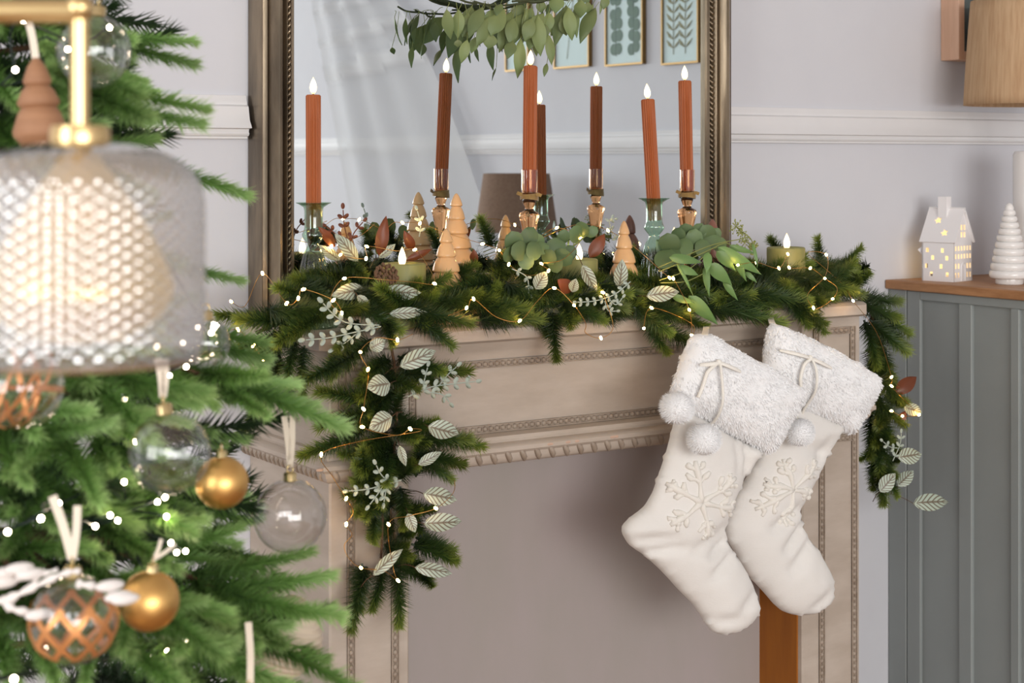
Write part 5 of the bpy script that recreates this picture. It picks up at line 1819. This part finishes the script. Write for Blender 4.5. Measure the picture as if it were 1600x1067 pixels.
# rear stocking (hangs further right, partly covered)
body_r = Z6([(560, 300), (650, 320), (750, 380), (742, 410), (700, 485), (660, 560), (630, 618), (617, 655), (622, 700), (640, 735), (672, 780), (706, 838), (722, 885), (718, 930), (695, 965), (655, 984), (600, 986), (560, 974), (530, 950), (500, 915), (455, 865), (415, 800), (382, 745), (374, 700), (392, 640), (425, 575), (470, 500), (520, 410)])
cuff_r = Z6([(522, 52), (565, 62), (640, 96), (720, 132), (800, 180), (852, 212), (868, 228), (862, 262), (845, 290), (815, 345), (790, 385), (768, 406), (742, 386), (690, 362), (625, 334), (560, 312), (520, 296), (490, 270), (492, 200), (503, 130), (510, 75)])
stocking('white stocking with snowflake, the rear one, nearer the right pilaster', body_r, cuff_r, -0.062,
         [(Z6([(600, 640)])[0], Z6([(500, 700)])[0], 0.005, 12), (Z6([(618, 690)])[0], Z6([(540, 770)])[0], 0.005, 10), (Z6([(640, 740)])[0], Z6([(560, 830)])[0], 0.004, 12), (Z6([(640, 960)])[0], Z6([(700, 900)])[0], 0.003, 12), (Z6([(700, 470)])[0], Z6([(600, 440)])[0], 0.003, 14), (Z6([(690, 420)])[0], Z6([(640, 520)])[0], 0.003, 12)],
         (Z6([(560, 575)])[0], Z6([(645, 490), (632, 596), (545, 695), (440, 640), (470, 560), (530, 480)])),
         (Z6([(592, 155)])[0], Z6([(516, 133), (655, 186)]), [Z6([(590, 158), (570, 175), (558, 215), (560, 250)]), Z6([(596, 158), (604, 200), (606, 260), (604, 320), (604, 360)])]),
         [(1249, 675, 24.5, 0.060)], LEAN, [(1212, 514), (1206, 504), (1203, 492), (1203, 478), (1204, 470)], 11)
# front stocking
body_l = Z6([(250, 320), (330, 370), (430, 430), (500, 460), (470, 492), (440, 545), (415, 595), (394, 650), (377, 705), (384, 752), (412, 798), (448, 858), (472, 912), (484, 960), (472, 992), (440, 1026), (400, 1046), (362, 1048), (330, 1036), (306, 1002), (270, 950), (225, 905), (170, 845), (115, 795), (68, 762), (46, 728), (44, 702), (66, 676), (112, 640), (140, 596), (160, 540), (185, 465), (205, 390), (222, 330)])
cuff_l = Z6([(268, 92), (318, 84), (360, 104), (420, 140), (500, 182), (570, 226), (618, 258), (624, 280), (606, 318), (575, 370), (545, 425), (520, 463), (498, 466), (470, 446), (420, 420), (370, 396), (318, 366), (262, 346), (222, 330), (204, 298), (206, 255), (222, 205), (240, 150)])
stocking('white stocking with snowflake and two pompoms, the front one', body_l, cuff_l, -0.128,
         [(Z6([(378, 740)])[0], Z6([(300, 790)])[0], 0.006, 11), (Z6([(395, 780)])[0], Z6([(310, 850)])[0], 0.005, 11), (Z6([(375, 700)])[0], Z6([(250, 770)])[0], 0.004, 14), (Z6([(430, 430)])[0], Z6([(425, 540)])[0], 0.005, 10), (Z6([(395, 430)])[0], Z6([(390, 520)])[0], 0.003, 10), (Z6([(80, 740)])[0], Z6([(180, 730)])[0], 0.004, 12), (Z6([(110, 780)])[0], Z6([(210, 760)])[0], 0.004, 10), (Z6([(470, 900)])[0], Z6([(400, 960)])[0], 0.003, 12), (Z6([(330, 1000)])[0], Z6([(400, 990)])[0], 0.003, 12)],
         (Z6([(262, 618)])[0], Z6([(246, 486), (376, 540), (384, 640), (288, 734), (165, 690), (168, 562)])),
         (Z6([(298, 168)])[0], Z6([(362, 196), (252, 178)]), [Z6([(290, 172), (268, 200), (255, 240), (240, 280)]), Z6([(300, 172), (304, 230), (306, 290), (310, 340), (312, 372)])]),
         [(1058, 637, 25.5, 0.062), (1100, 686, 25.5, 0.066)], LEAN, [(1098, 530), (1102, 520), (1104, 506), (1103, 494), (1102, 484)], 31)

# ================================================================== christmas tree
TX, TY = -0.64, -0.36
tree = thing('christmas_tree', 'green artificial Christmas tree with lights, in front of the mantelpiece', 'christmas tree', (TX, TY, 0))
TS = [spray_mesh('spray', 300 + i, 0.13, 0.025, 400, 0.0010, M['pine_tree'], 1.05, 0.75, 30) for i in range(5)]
MB().tube([(TX, TY, 0.10), (TX, TY, 1.0), (TX, TY, 2.02)], [0.02, 0.016, 0.005], 10).build('trunk', M['bark'], tree, 60)
mb = MB()
for k in range(4):
    a = PI / 4 + k * PI / 2
    mb.tube([(TX, TY, 0.12), (TX + 0.06 * math.cos(a), TY + 0.06 * math.sin(a), 0.10), (TX + 0.26 * math.cos(a), TY + 0.26 * math.sin(a), 0.012)], 0.011, 8)
mb.build('stand', M['green_wire'], tree, 60)
NSP = 0


def rad(z): return 0.05 + 0.40 * (2.02 - z) / 1.25 if z > 0.35 else 0.5


def branch(tip, z0=None, n=6, rnd=None, size=1.0, droop=0.05):
    """branch from the trunk to a tip, sprays along its outer part"""
    global NSP
    r = rnd or RND
    tip = Vector(tip)
    hd = Vector((tip.x - TX, tip.y - TY, 0))
    if z0 is None: z0 = tip.z + 0.10 * hd.length
    root = Vector((TX, TY, z0))
    mid = (root + tip) / 2 + Vector((0, 0, 0.03))
    inner_tip = tip - (tip - mid).normalized() * 0.11
    pts = spline([root, mid, inner_tip], 6)
    mb = MB().tube(pts, [0.005 - 0.0032 * i / (len(pts) - 1) for i in range(len(pts))], 5)
    o = mb.build('branch', M['bark'], tree, 60, origin=root)
    d = (tip - mid).normalized()
    stamp(TS[r.randrange(5)], 'spray', o, inner_tip - d * 0.01, d, r.uniform(0, 6.28), size)
    NSP += 1
    side = d.cross(Vector((0, 0, 1))).normalized()
    for i in range(n - 1):
        t = 1.0 - 0.11 * (i // 2) - 0.06 - 0.03 * (i % 2)
        j = t * (len(pts) - 1)
        k = min(int(j), len(pts) - 2)
        p = pts[k].lerp(pts[k + 1], j - k)
        sg = -1 if i % 2 else 1
        dd = (d * 0.75 + side * sg * r.uniform(0.45, 0.85) + Vector((0, 0, r.uniform(-0.2, 0.38)))).normalized()
        stamp(TS[r.randrange(5)], 'spray', o, p, dd, r.uniform(0, 6.28), size * r.uniform(0.72, 0.95))
        NSP += 1
    return o


TIPS = [  # (px, py, distance, sprays)
    (505, 640, 1.70, 5), (168, 768, 1.36, 6), (222, 652, 1.42, 6), (36, 760, 1.34, 5), (536, 1046, 1.60, 6), (494, 975, 1.62, 5), (442, 880, 1.80, 6), (402, 605, 1.80, 6), (400, 550, 1.95, 4), (368, 690, 1.85, 5),
    (206, 140, 1.55, 5), (236, 186, 1.48, 4), (292, 106, 1.72, 4), (292, 205, 1.66, 2), (120, 90, 1.62, 5), (356, 292, 1.80, 1), (362, 440, 1.85, 1), (60, 60, 1.60, 5),
    (92, 1050, 1.30, 5), (330, 1010, 1.45, 6), (200, 1010, 1.45, 5), (300, 830, 1.55, 6), (250, 880, 1.52, 5), (410, 1060, 1.55, 5), (60, 690, 1.42, 5), (150, 880, 1.50, 6), (20, 960, 1.42, 5), (330, 600, 1.66, 6), (300, 750, 1.6, 5),
    (20, 420, 1.5, 4), (180, 420, 1.58, 4), (250, 420, 1.66, 3), (60, 250, 1.55, 4), (160, 300, 1.6, 4), (30, 150, 1.6, 4), (250, 560, 1.60, 5), (120, 600, 1.48, 5), (10, 560, 1.45, 4), (368, 790, 1.85, 3), (250, 700, 1.55, 5), (100, 830, 1.45, 5),
    (440, 1000, 1.72, 5), (380, 930, 1.66, 5), (300, 500, 1.85, 2), (220, 300, 1.68, 3), (500, 1075, 1.75, 5), (30, 1070, 1.35, 4), (270, 1070, 1.42, 5), (360, 850, 1.75, 5), (430, 1070, 1.6, 4), (180, 560, 1.55, 5)]
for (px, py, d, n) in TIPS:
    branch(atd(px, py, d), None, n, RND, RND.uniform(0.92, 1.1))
# dense inner growth round the trunk, shade put into its colour: one mass nobody could count
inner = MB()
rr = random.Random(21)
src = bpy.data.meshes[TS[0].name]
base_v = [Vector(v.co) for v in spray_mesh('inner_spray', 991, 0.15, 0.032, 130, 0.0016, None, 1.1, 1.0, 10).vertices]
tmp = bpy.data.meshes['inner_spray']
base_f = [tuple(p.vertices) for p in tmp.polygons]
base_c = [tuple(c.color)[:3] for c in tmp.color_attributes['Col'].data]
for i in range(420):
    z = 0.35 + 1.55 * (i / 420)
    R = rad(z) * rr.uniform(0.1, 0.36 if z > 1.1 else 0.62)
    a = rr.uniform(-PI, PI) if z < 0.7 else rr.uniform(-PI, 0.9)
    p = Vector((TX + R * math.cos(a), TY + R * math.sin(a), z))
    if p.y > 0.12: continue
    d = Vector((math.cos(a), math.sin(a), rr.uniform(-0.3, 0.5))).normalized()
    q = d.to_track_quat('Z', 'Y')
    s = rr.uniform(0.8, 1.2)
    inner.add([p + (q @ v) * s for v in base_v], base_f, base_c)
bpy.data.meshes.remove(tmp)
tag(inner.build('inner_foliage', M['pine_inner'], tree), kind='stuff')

# ---- light string on the tree
TB = [(37, 34), (24, 109), (103, 108), (106, 77), (171, 43), (203, 596), (195, 624), (232, 603), (291, 573), (286, 536), (265, 587), (194, 753), (246, 784), (258, 777), (91, 787), (319, 497), (309, 511), (12, 831), (64, 810), (149, 822), (172, 805), (184, 813),
      (260, 807), (267, 848), (276, 863), (290, 861), (268, 980), (284, 996), (293, 1000), (204, 1026), (232, 1027), (261, 1015), (22, 1061), (40, 640), (212, 690), (330, 520)]
TBD = {12: 1.36, 64: 1.36, 91: 1.33, 22: 1.26, 37: 1.42, 24: 1.42}
tl = thing('tree_light_string', 'dark green string of warm white lights on the Christmas tree', 'fairy lights', atd(200, 800, 1.5))
TBM = MB().ball((0, 0, 0), 0.0023, 8, 6).mesh('bulb', M['tree_bulb'], 180)
order = sorted(TB, key=lambda p: (p[1] // 60, p[0] if (p[1] // 60) % 2 else -p[0]))
w = []
for (x, y) in order:
    d = TBD.get(x, 1.40 + 0.0006 * x if y > 700 else 1.44 + 0.0006 * x)
    p = atd(x, y, d)
    stamp(TBM, 'bulb', tl, p, (0, 0, 1))
    back_ = (Vector((TX, TY, p.z)) - p).normalized()
    w += [p + back_ * 0.004, p + back_ * 0.05 + Vector((0, 0, -0.012))]
MB().tube(spline(w, 4), 0.0011, 5).build('cable', M['green_wire'], tl, 180)


# ---- ornaments
def bauble(kind, label, px, py, d, rpx, cap=(0, -1), ribbon=None, group=None):
    c = atd(px, py, d)
    r = rpx * d / FPX
    up = Vector((rv.x * cap[0], rv.y * cap[0], -cap[1])).normalized()
    A = Matrix.Translation(c) @ up.to_track_quat('Z', 'Y').to_matrix().to_4x4()
    o = thing('bauble', label, 'bauble', c, group)
    glass = kind != 'gold'
    prof = [(r * math.sin(PI * i / 30), -r * math.cos(PI * i / 30)) for i in range(0, 29)]
    prof[0] = (0.0001, -r)
    if not glass: prof += [(0.0001, r * 1.0)]
    MB().lathe(prof, 48, A).build('glass_ball' if glass else 'ball', M['bauble'] if glass else M['gold'], o, 180)
    k = 1.0 if glass else 0.75
    cr = 0.0068 * k
    MB().lathe([(cr, r * 0.955), (cr * 1.05, r * 0.975), (cr, r * 0.99), (cr, r + 0.006 * k), (cr * 0.8, r + 0.0075 * k), (0.0001, r + 0.0078 * k)], 20, A, capb=True).build('cap', M['gold_cap'], o, 50)
    ring = [A @ Vector((0.0036 * math.cos(a), 0, r + 0.0108 * k + 0.0036 * math.sin(a))) for a in [2 * PI * i / 16 for i in range(17)]]
    MB().tube(ring, 0.0007, 6).build('ring', M['gold_cap'], o, 180)
    if ribbon:
        top = A @ Vector((0, 0, r + 0.0125 * k))
        for (ax, ay, w_) in ribbon:
            e = atd(ax, ay, d + 0.004)
            pts = spline([top, top.lerp(e, 0.5) + rv * 0.001, e], 5)
            MB().ribbon(pts, w_, rv, 0.0003).build('ribbon', M['ribbon_cream'], o)
    return o, A, r


CL, GD = 'clear glass baubles on the tree', 'gold baubles on the tree'
bauble('clear', 'clear glass bauble hanging under the lamp shade, beside the upper gold ball', 265, 708, 1.36, 64, (-0.12, -1), [(246, 560, 0.006), (258, 560, 0.006)], CL)
bauble('clear', 'clear glass bauble on the outermost bough, in front of the mantelpiece leg', 453, 806, 1.72, 57, (0, -1), [(444, 650, 0.006), (457, 650, 0.006)], CL)
bauble('clear', 'clear glass bauble behind the brass post at the tree top', 146, 80, 1.44, 58, (0.12, -1), None, CL)
bauble('clear', 'clear glass bauble peeping out behind the glass shade, beside the garland', 322, 536, 1.62, 38, (0, -1), None, CL)
o, A, r = bauble('clear', 'clear glass bauble with copper ribbons inside, under the glass shade', 34, 605, 1.30, 66, (0, -1), None, CL)
mb = MB()
q = random.Random(4)
for k in range(6):
    pts = []
    d0 = Vector((q.gauss(0, 1), q.gauss(0, 1), q.gauss(0, 1))).normalized()
    d1 = Vector((q.gauss(0, 1), q.gauss(0, 1), q.gauss(0, 1))).normalized()
    for i in range(13):
        a = 2 * PI * i / 18
        pts.append(A @ ((d0 * math.cos(a) + d1 * math.sin(a)).normalized() * r * (0.86 - 0.2 * math.sin(a * 2))))
    mb.ribbon(pts, 0.004, d0.cross(d1), 0.0003)
tag(mb.build('copper_ribbons', M['copper_print'], o), 'copper ribbon curls inside the glass')
o, A, r = bauble('clear', 'clear glass bauble with painted copper lattice band', 115, 968, 1.29, 69, (-0.02, -1), [(82, 775, 0.007), (121, 790, 0.006)], CL)
mb = MB()
for s in (-1, 1):
    for k in range(9):
        pts = []
        for i in range(17):
            t = i / 16
            la = math.radians(-48 + 74 * t)
            lo = 2 * PI * k / 9 + s * t * 2 * PI / 9 * 1.6 + 0.3
            pts.append(A @ (Vector((math.cos(la) * math.cos(lo), math.cos(la) * math.sin(lo), math.sin(la))) * (r * 1.002)))
        vs, n_ = [], len(pts)
        cc_ = A @ Vector((0, 0, 0))
        for i, p in enumerate(pts):
            tt = (pts[min(i + 1, n_ - 1)] - pts[max(i - 1, 0)]).normalized()
            nn = (p - cc_).normalized()
            sd = tt.cross(nn) * 0.0023
            vs += [p - sd, p + sd, p + sd + nn * 0.0004, p - sd + nn * 0.0004]
        mb.add(vs, [(i * 4 + a_, i * 4 + (a_ + 1) % 4, i * 4 + 4 + (a_ + 1) % 4, i * 4 + 4 + a_) for i in range(n_ - 1) for a_ in range(4)])
tag(mb.build('copper_lattice', M['copper_print'], o, 60), 'copper glitter lattice painted round the ball')
bauble('gold', 'satin gold bauble beside the clear one, against the mantelpiece leg', 347, 754, 1.50, 41, (-0.02, -1), [(345, 700, 0.002)], GD)
bauble('gold', 'satin gold bauble above the lowest boughs, next to the lattice bauble', 233, 939, 1.36, 47, (0.10, -1), [(252, 842, 0.003), (274, 850, 0.003)], GD)

# turned wooden tree on a ribbon
wt_ = atd(56, 90, 1.38)
wo = thing('wooden_tree_ornament', 'turned wooden tree ornament hanging by a ribbon above the glass shade', 'ornament', atd(60, 215, 1.38))
s_ = 1.38 / FPX
prof = [(0.0001, -138 * s_), (30 * s_, -138 * s_), (33 * s_, -132 * s_), (41 * s_, -122 * s_), (42 * s_, -114 * s_), (33 * s_, -88 * s_), (27 * s_, -78 * s_), (31 * s_, -75 * s_), (33 * s_, -70 * s_), (25 * s_, -52 * s_), (18 * s_, -44 * s_), (21 * s_, -41 * s_), (22 * s_, -36 * s_), (14 * s_, -14 * s_), (5 * s_, -1 * s_), (0.0001, 0)]
MB().lathe(prof, 36, Matrix.Translation(wt_) @ Matrix.Rotation(-0.06, 4, fv)).build('turned_body', M['walnut'], wo, 50)
MB().ribbon(spline([wt_ - Vector((0, 0, 0.002)), atd(50, 55, 1.39), atd(40, 20, 1.40)], 5), 0.006, rv, 0.0003).build('ribbon', M['ribbon_cream'], wo)
# ribbed cream ornament low on the tree
co = atd(441, 1000, 1.70)
prof = []
for i in range(61):
    t = i / 60
    r0 = 0.040 * math.sin(PI * min(1, 0.03 + 0.92 * t)) ** 0.75
    prof.append((max(0.0001, r0 * (1 + 0.04 * math.cos(2 * PI * t * 14))), -0.045 + 0.09 * t))
ro = thing('ribbed_ornament', 'ribbed cream ornament half hidden by the lowest right bough', 'ornament', co)
MB().lathe(prof, 36, Matrix.Translation(co) @ Matrix.Rotation(0.35, 4, fv), capb=True, capt=True).build('ribbed_body', mat('cream_ceramic', srgb(216, 200, 178), 0.5), ro, 180)
MB().ribbon(spline([co + Vector((0, 0, 0.044)), atd(424, 930, 1.70), atd(418, 880, 1.72)], 5), 0.005, rv, 0.0003).build('ribbon', M['ribbon_cream'], ro)
# ribbon of a bauble that hangs lower
bauble('gold', 'gold bauble hanging on a long straight cream ribbon at the lowest bough', 391, 1128, 1.46, 44, (0, -1), [(388, 972, 0.006)], GD)

# frosted white twig
ft = thing('frosted_twig', 'frosted white leafy twig tucked in the tree beside the lattice bauble', 'twig', atd(60, 930, 1.28))
mb = MB()
for pts, r0 in [([(-60, 925), (0, 938), (50, 918), (100, 896), (126, 892)], 0.0045), ([(0, 935), (22, 952), (58, 958), (70, 966)], 0.0042), ([(-40, 900), (0, 902), (30, 888)], 0.0035), ([(-20, 905), (20, 906), (48, 896)], 0.0035), ([(52, 916), (60, 900), (90, 890)], 0.003), ([(120, 912), (150, 916), (172, 922), (196, 938)], 0.0040), ([(168, 922), (170, 914)], 0.003)]:
    P = spline([atd(x, y, 1.27) for x, y in pts], 5)
    n_ = len(P)
    mb.tube(P, [r0 * (0.8 + 0.35 * math.sin(2.1 * i)) * (1 - 0.5 * i / n_) for i in range(n_)], 8)
mb.build('twig', M['white_twig'], ft, 180)
mb = MB()
for x, y, a in ((8, 895, 0.2), (30, 888, 0.4), (48, 897, -0.2), (172, 915, 1.2), (196, 936, -0.4), (186, 932, 0.3), (5, 910, 0.1), (62, 960, -0.3)):
    c = atd(x, y, 1.265)
    mb.ball(c, 0.009, 10, 8, (1.3, 0.5, 0.5))
tag(mb.build('frosted_tips', M['white_twig'], ft, 180), kind='stuff')

# ================================================================== lamp with glass shade in the foreground
DL = 0.95
lp = atd(125, 250, DL)
s_ = DL / FPX
fl = thing('floor_lamp', 'brass floor lamp with quilted glass shade and gold bulb in front of the tree', 'lamp', (lp.x - 0.33 * CT, lp.y + 0.33 * ST, 0))
pole = wloc(fl)
zarm = CAM.z + (250 - 18) * s_
br_ = MB()
br_.lathe([(0.0001, 0), (0.13, 0), (0.132, 0.006), (0.128, 0.014), (0.02, 0.02), (0.009, 0.03)], 48, Matrix.Translation(pole))
br_.build('base', M['brass'], fl, 50)
MB().tube([pole + Vector((0, 0, 0.02)), Vector((pole.x, pole.y, zarm))], 0.0062, 16).build('pole', M['brass'], fl, 60)
MB().tube([Vector((pole.x, pole.y, zarm)), Vector((lp.x, lp.y, zarm))], 0.0072, 16).build('arm', M['brass'], fl, 60)
MB().ball((lp.x, lp.y, zarm + 0.002), 0.0085, 16, 12).build('elbow', M['brass'], fl, 180)
zc = CAM.z + (250 - 205) * s_
MB().tube([Vector((lp.x, lp.y, zarm)), Vector((lp.x, lp.y, zc - 0.004))], 0.0052, 16).build('drop_rod', M['brass'], fl, 60)
MB().lathe([(0.0001, zc + 0.004), (0.016, zc + 0.003), (0.017, zc - 0.001), (0.017, zc - 0.006), (0.008, zc - 0.010), (0.0001, zc - 0.010)], 28, Matrix.Translation((lp.x, lp.y, 0))).build('cap', M['brass'], fl, 50)
zb = CAM.z + (250 - 556) * s_
Rm = 194 * s_
H_ = zc - zb
prof = []
N1 = 120
for i in range(N1 + 1):
    t = i / N1
    z = zb + (H_ - 0.006) * t
    if t < 0.08: r0 = Rm * (0.955 + 0.045 * (t / 0.08))
    elif t < 0.62: r0 = Rm * (1.0)
    else:
        u = (t - 0.62) / 0.38
        r0 = Rm * (0.16 + 0.84 * (max(0.0, 1 - u ** 3.4)) ** 0.55)
    prof.append((r0, z))
nb_, nr_ = 36, 17


def quilt(a, z, r):
    v = (z - zb) / H_ * nr_
    u = a / (2 * PI) * nb_
    q1, q2 = math.sin(PI * (u + v / 1.0) ), math.sin(PI * (u - v / 1.0))
    k = abs(q1) * abs(q2)
    fade = min(1, max(0, (z - zb) / 0.008)) * min(1.0, r / (Rm * 0.5))
    return r * (1 - 0.026 * fade * (1 - k))


MB().lathe(prof, 360, Matrix.Translation((lp.x, lp.y, 0)), quilt).build('glass_shade', M['shade_glass'], fl, 180)
prof = [(Rm * 0.955 - 0.002, zb - 0.0005), (Rm * 0.965, zb - 0.002), (Rm * 0.97, zb + 0.002)]
MB().lathe(prof, 80, Matrix.Translation((lp.x, lp.y, 0))).build('shade_rim', M['shade_glass'], fl, 180)
bt, bb = CAM.z + (250 - 225) * s_, CAM.z + (250 - 538) * s_
prof = [(0.0001, bb)]
for i in range(1, 31):
    t = i / 30
    w_ = (144 * s_) * (math.sin(PI * min(1, 0.5 * (t / 0.28))) if t < 0.28 else (1 - ((t - 0.28) / 0.72) ** 1.35 * 0.90))
    if t < 0.28: w_ = 144 * s_ * math.sqrt(max(0, 1 - (1 - t / 0.28) ** 2))
    prof.append((max(0.0001, w_), bb + (bt - bb) * t))
MB().lathe(prof, 56, Matrix.Translation((lp.x, lp.y, 0)), capt=True).build('gold_bulb', mat('lit_gold_glass', srgb(232, 192, 112), 0.28, 0.9, emit=(1.0, 0.76, 0.36, 1), estr=0.30), fl, 180)
MB().tube([(lp.x, lp.y, bt - 0.004), (lp.x, lp.y, zc - 0.008)], 0.008, 16).build('bulb_socket', M['brass'], fl, 60)
print('TREE SPRAYS', NSP, 'GARLAND', len([c for c in garland.children if c.name.startswith('pine_spray')]))
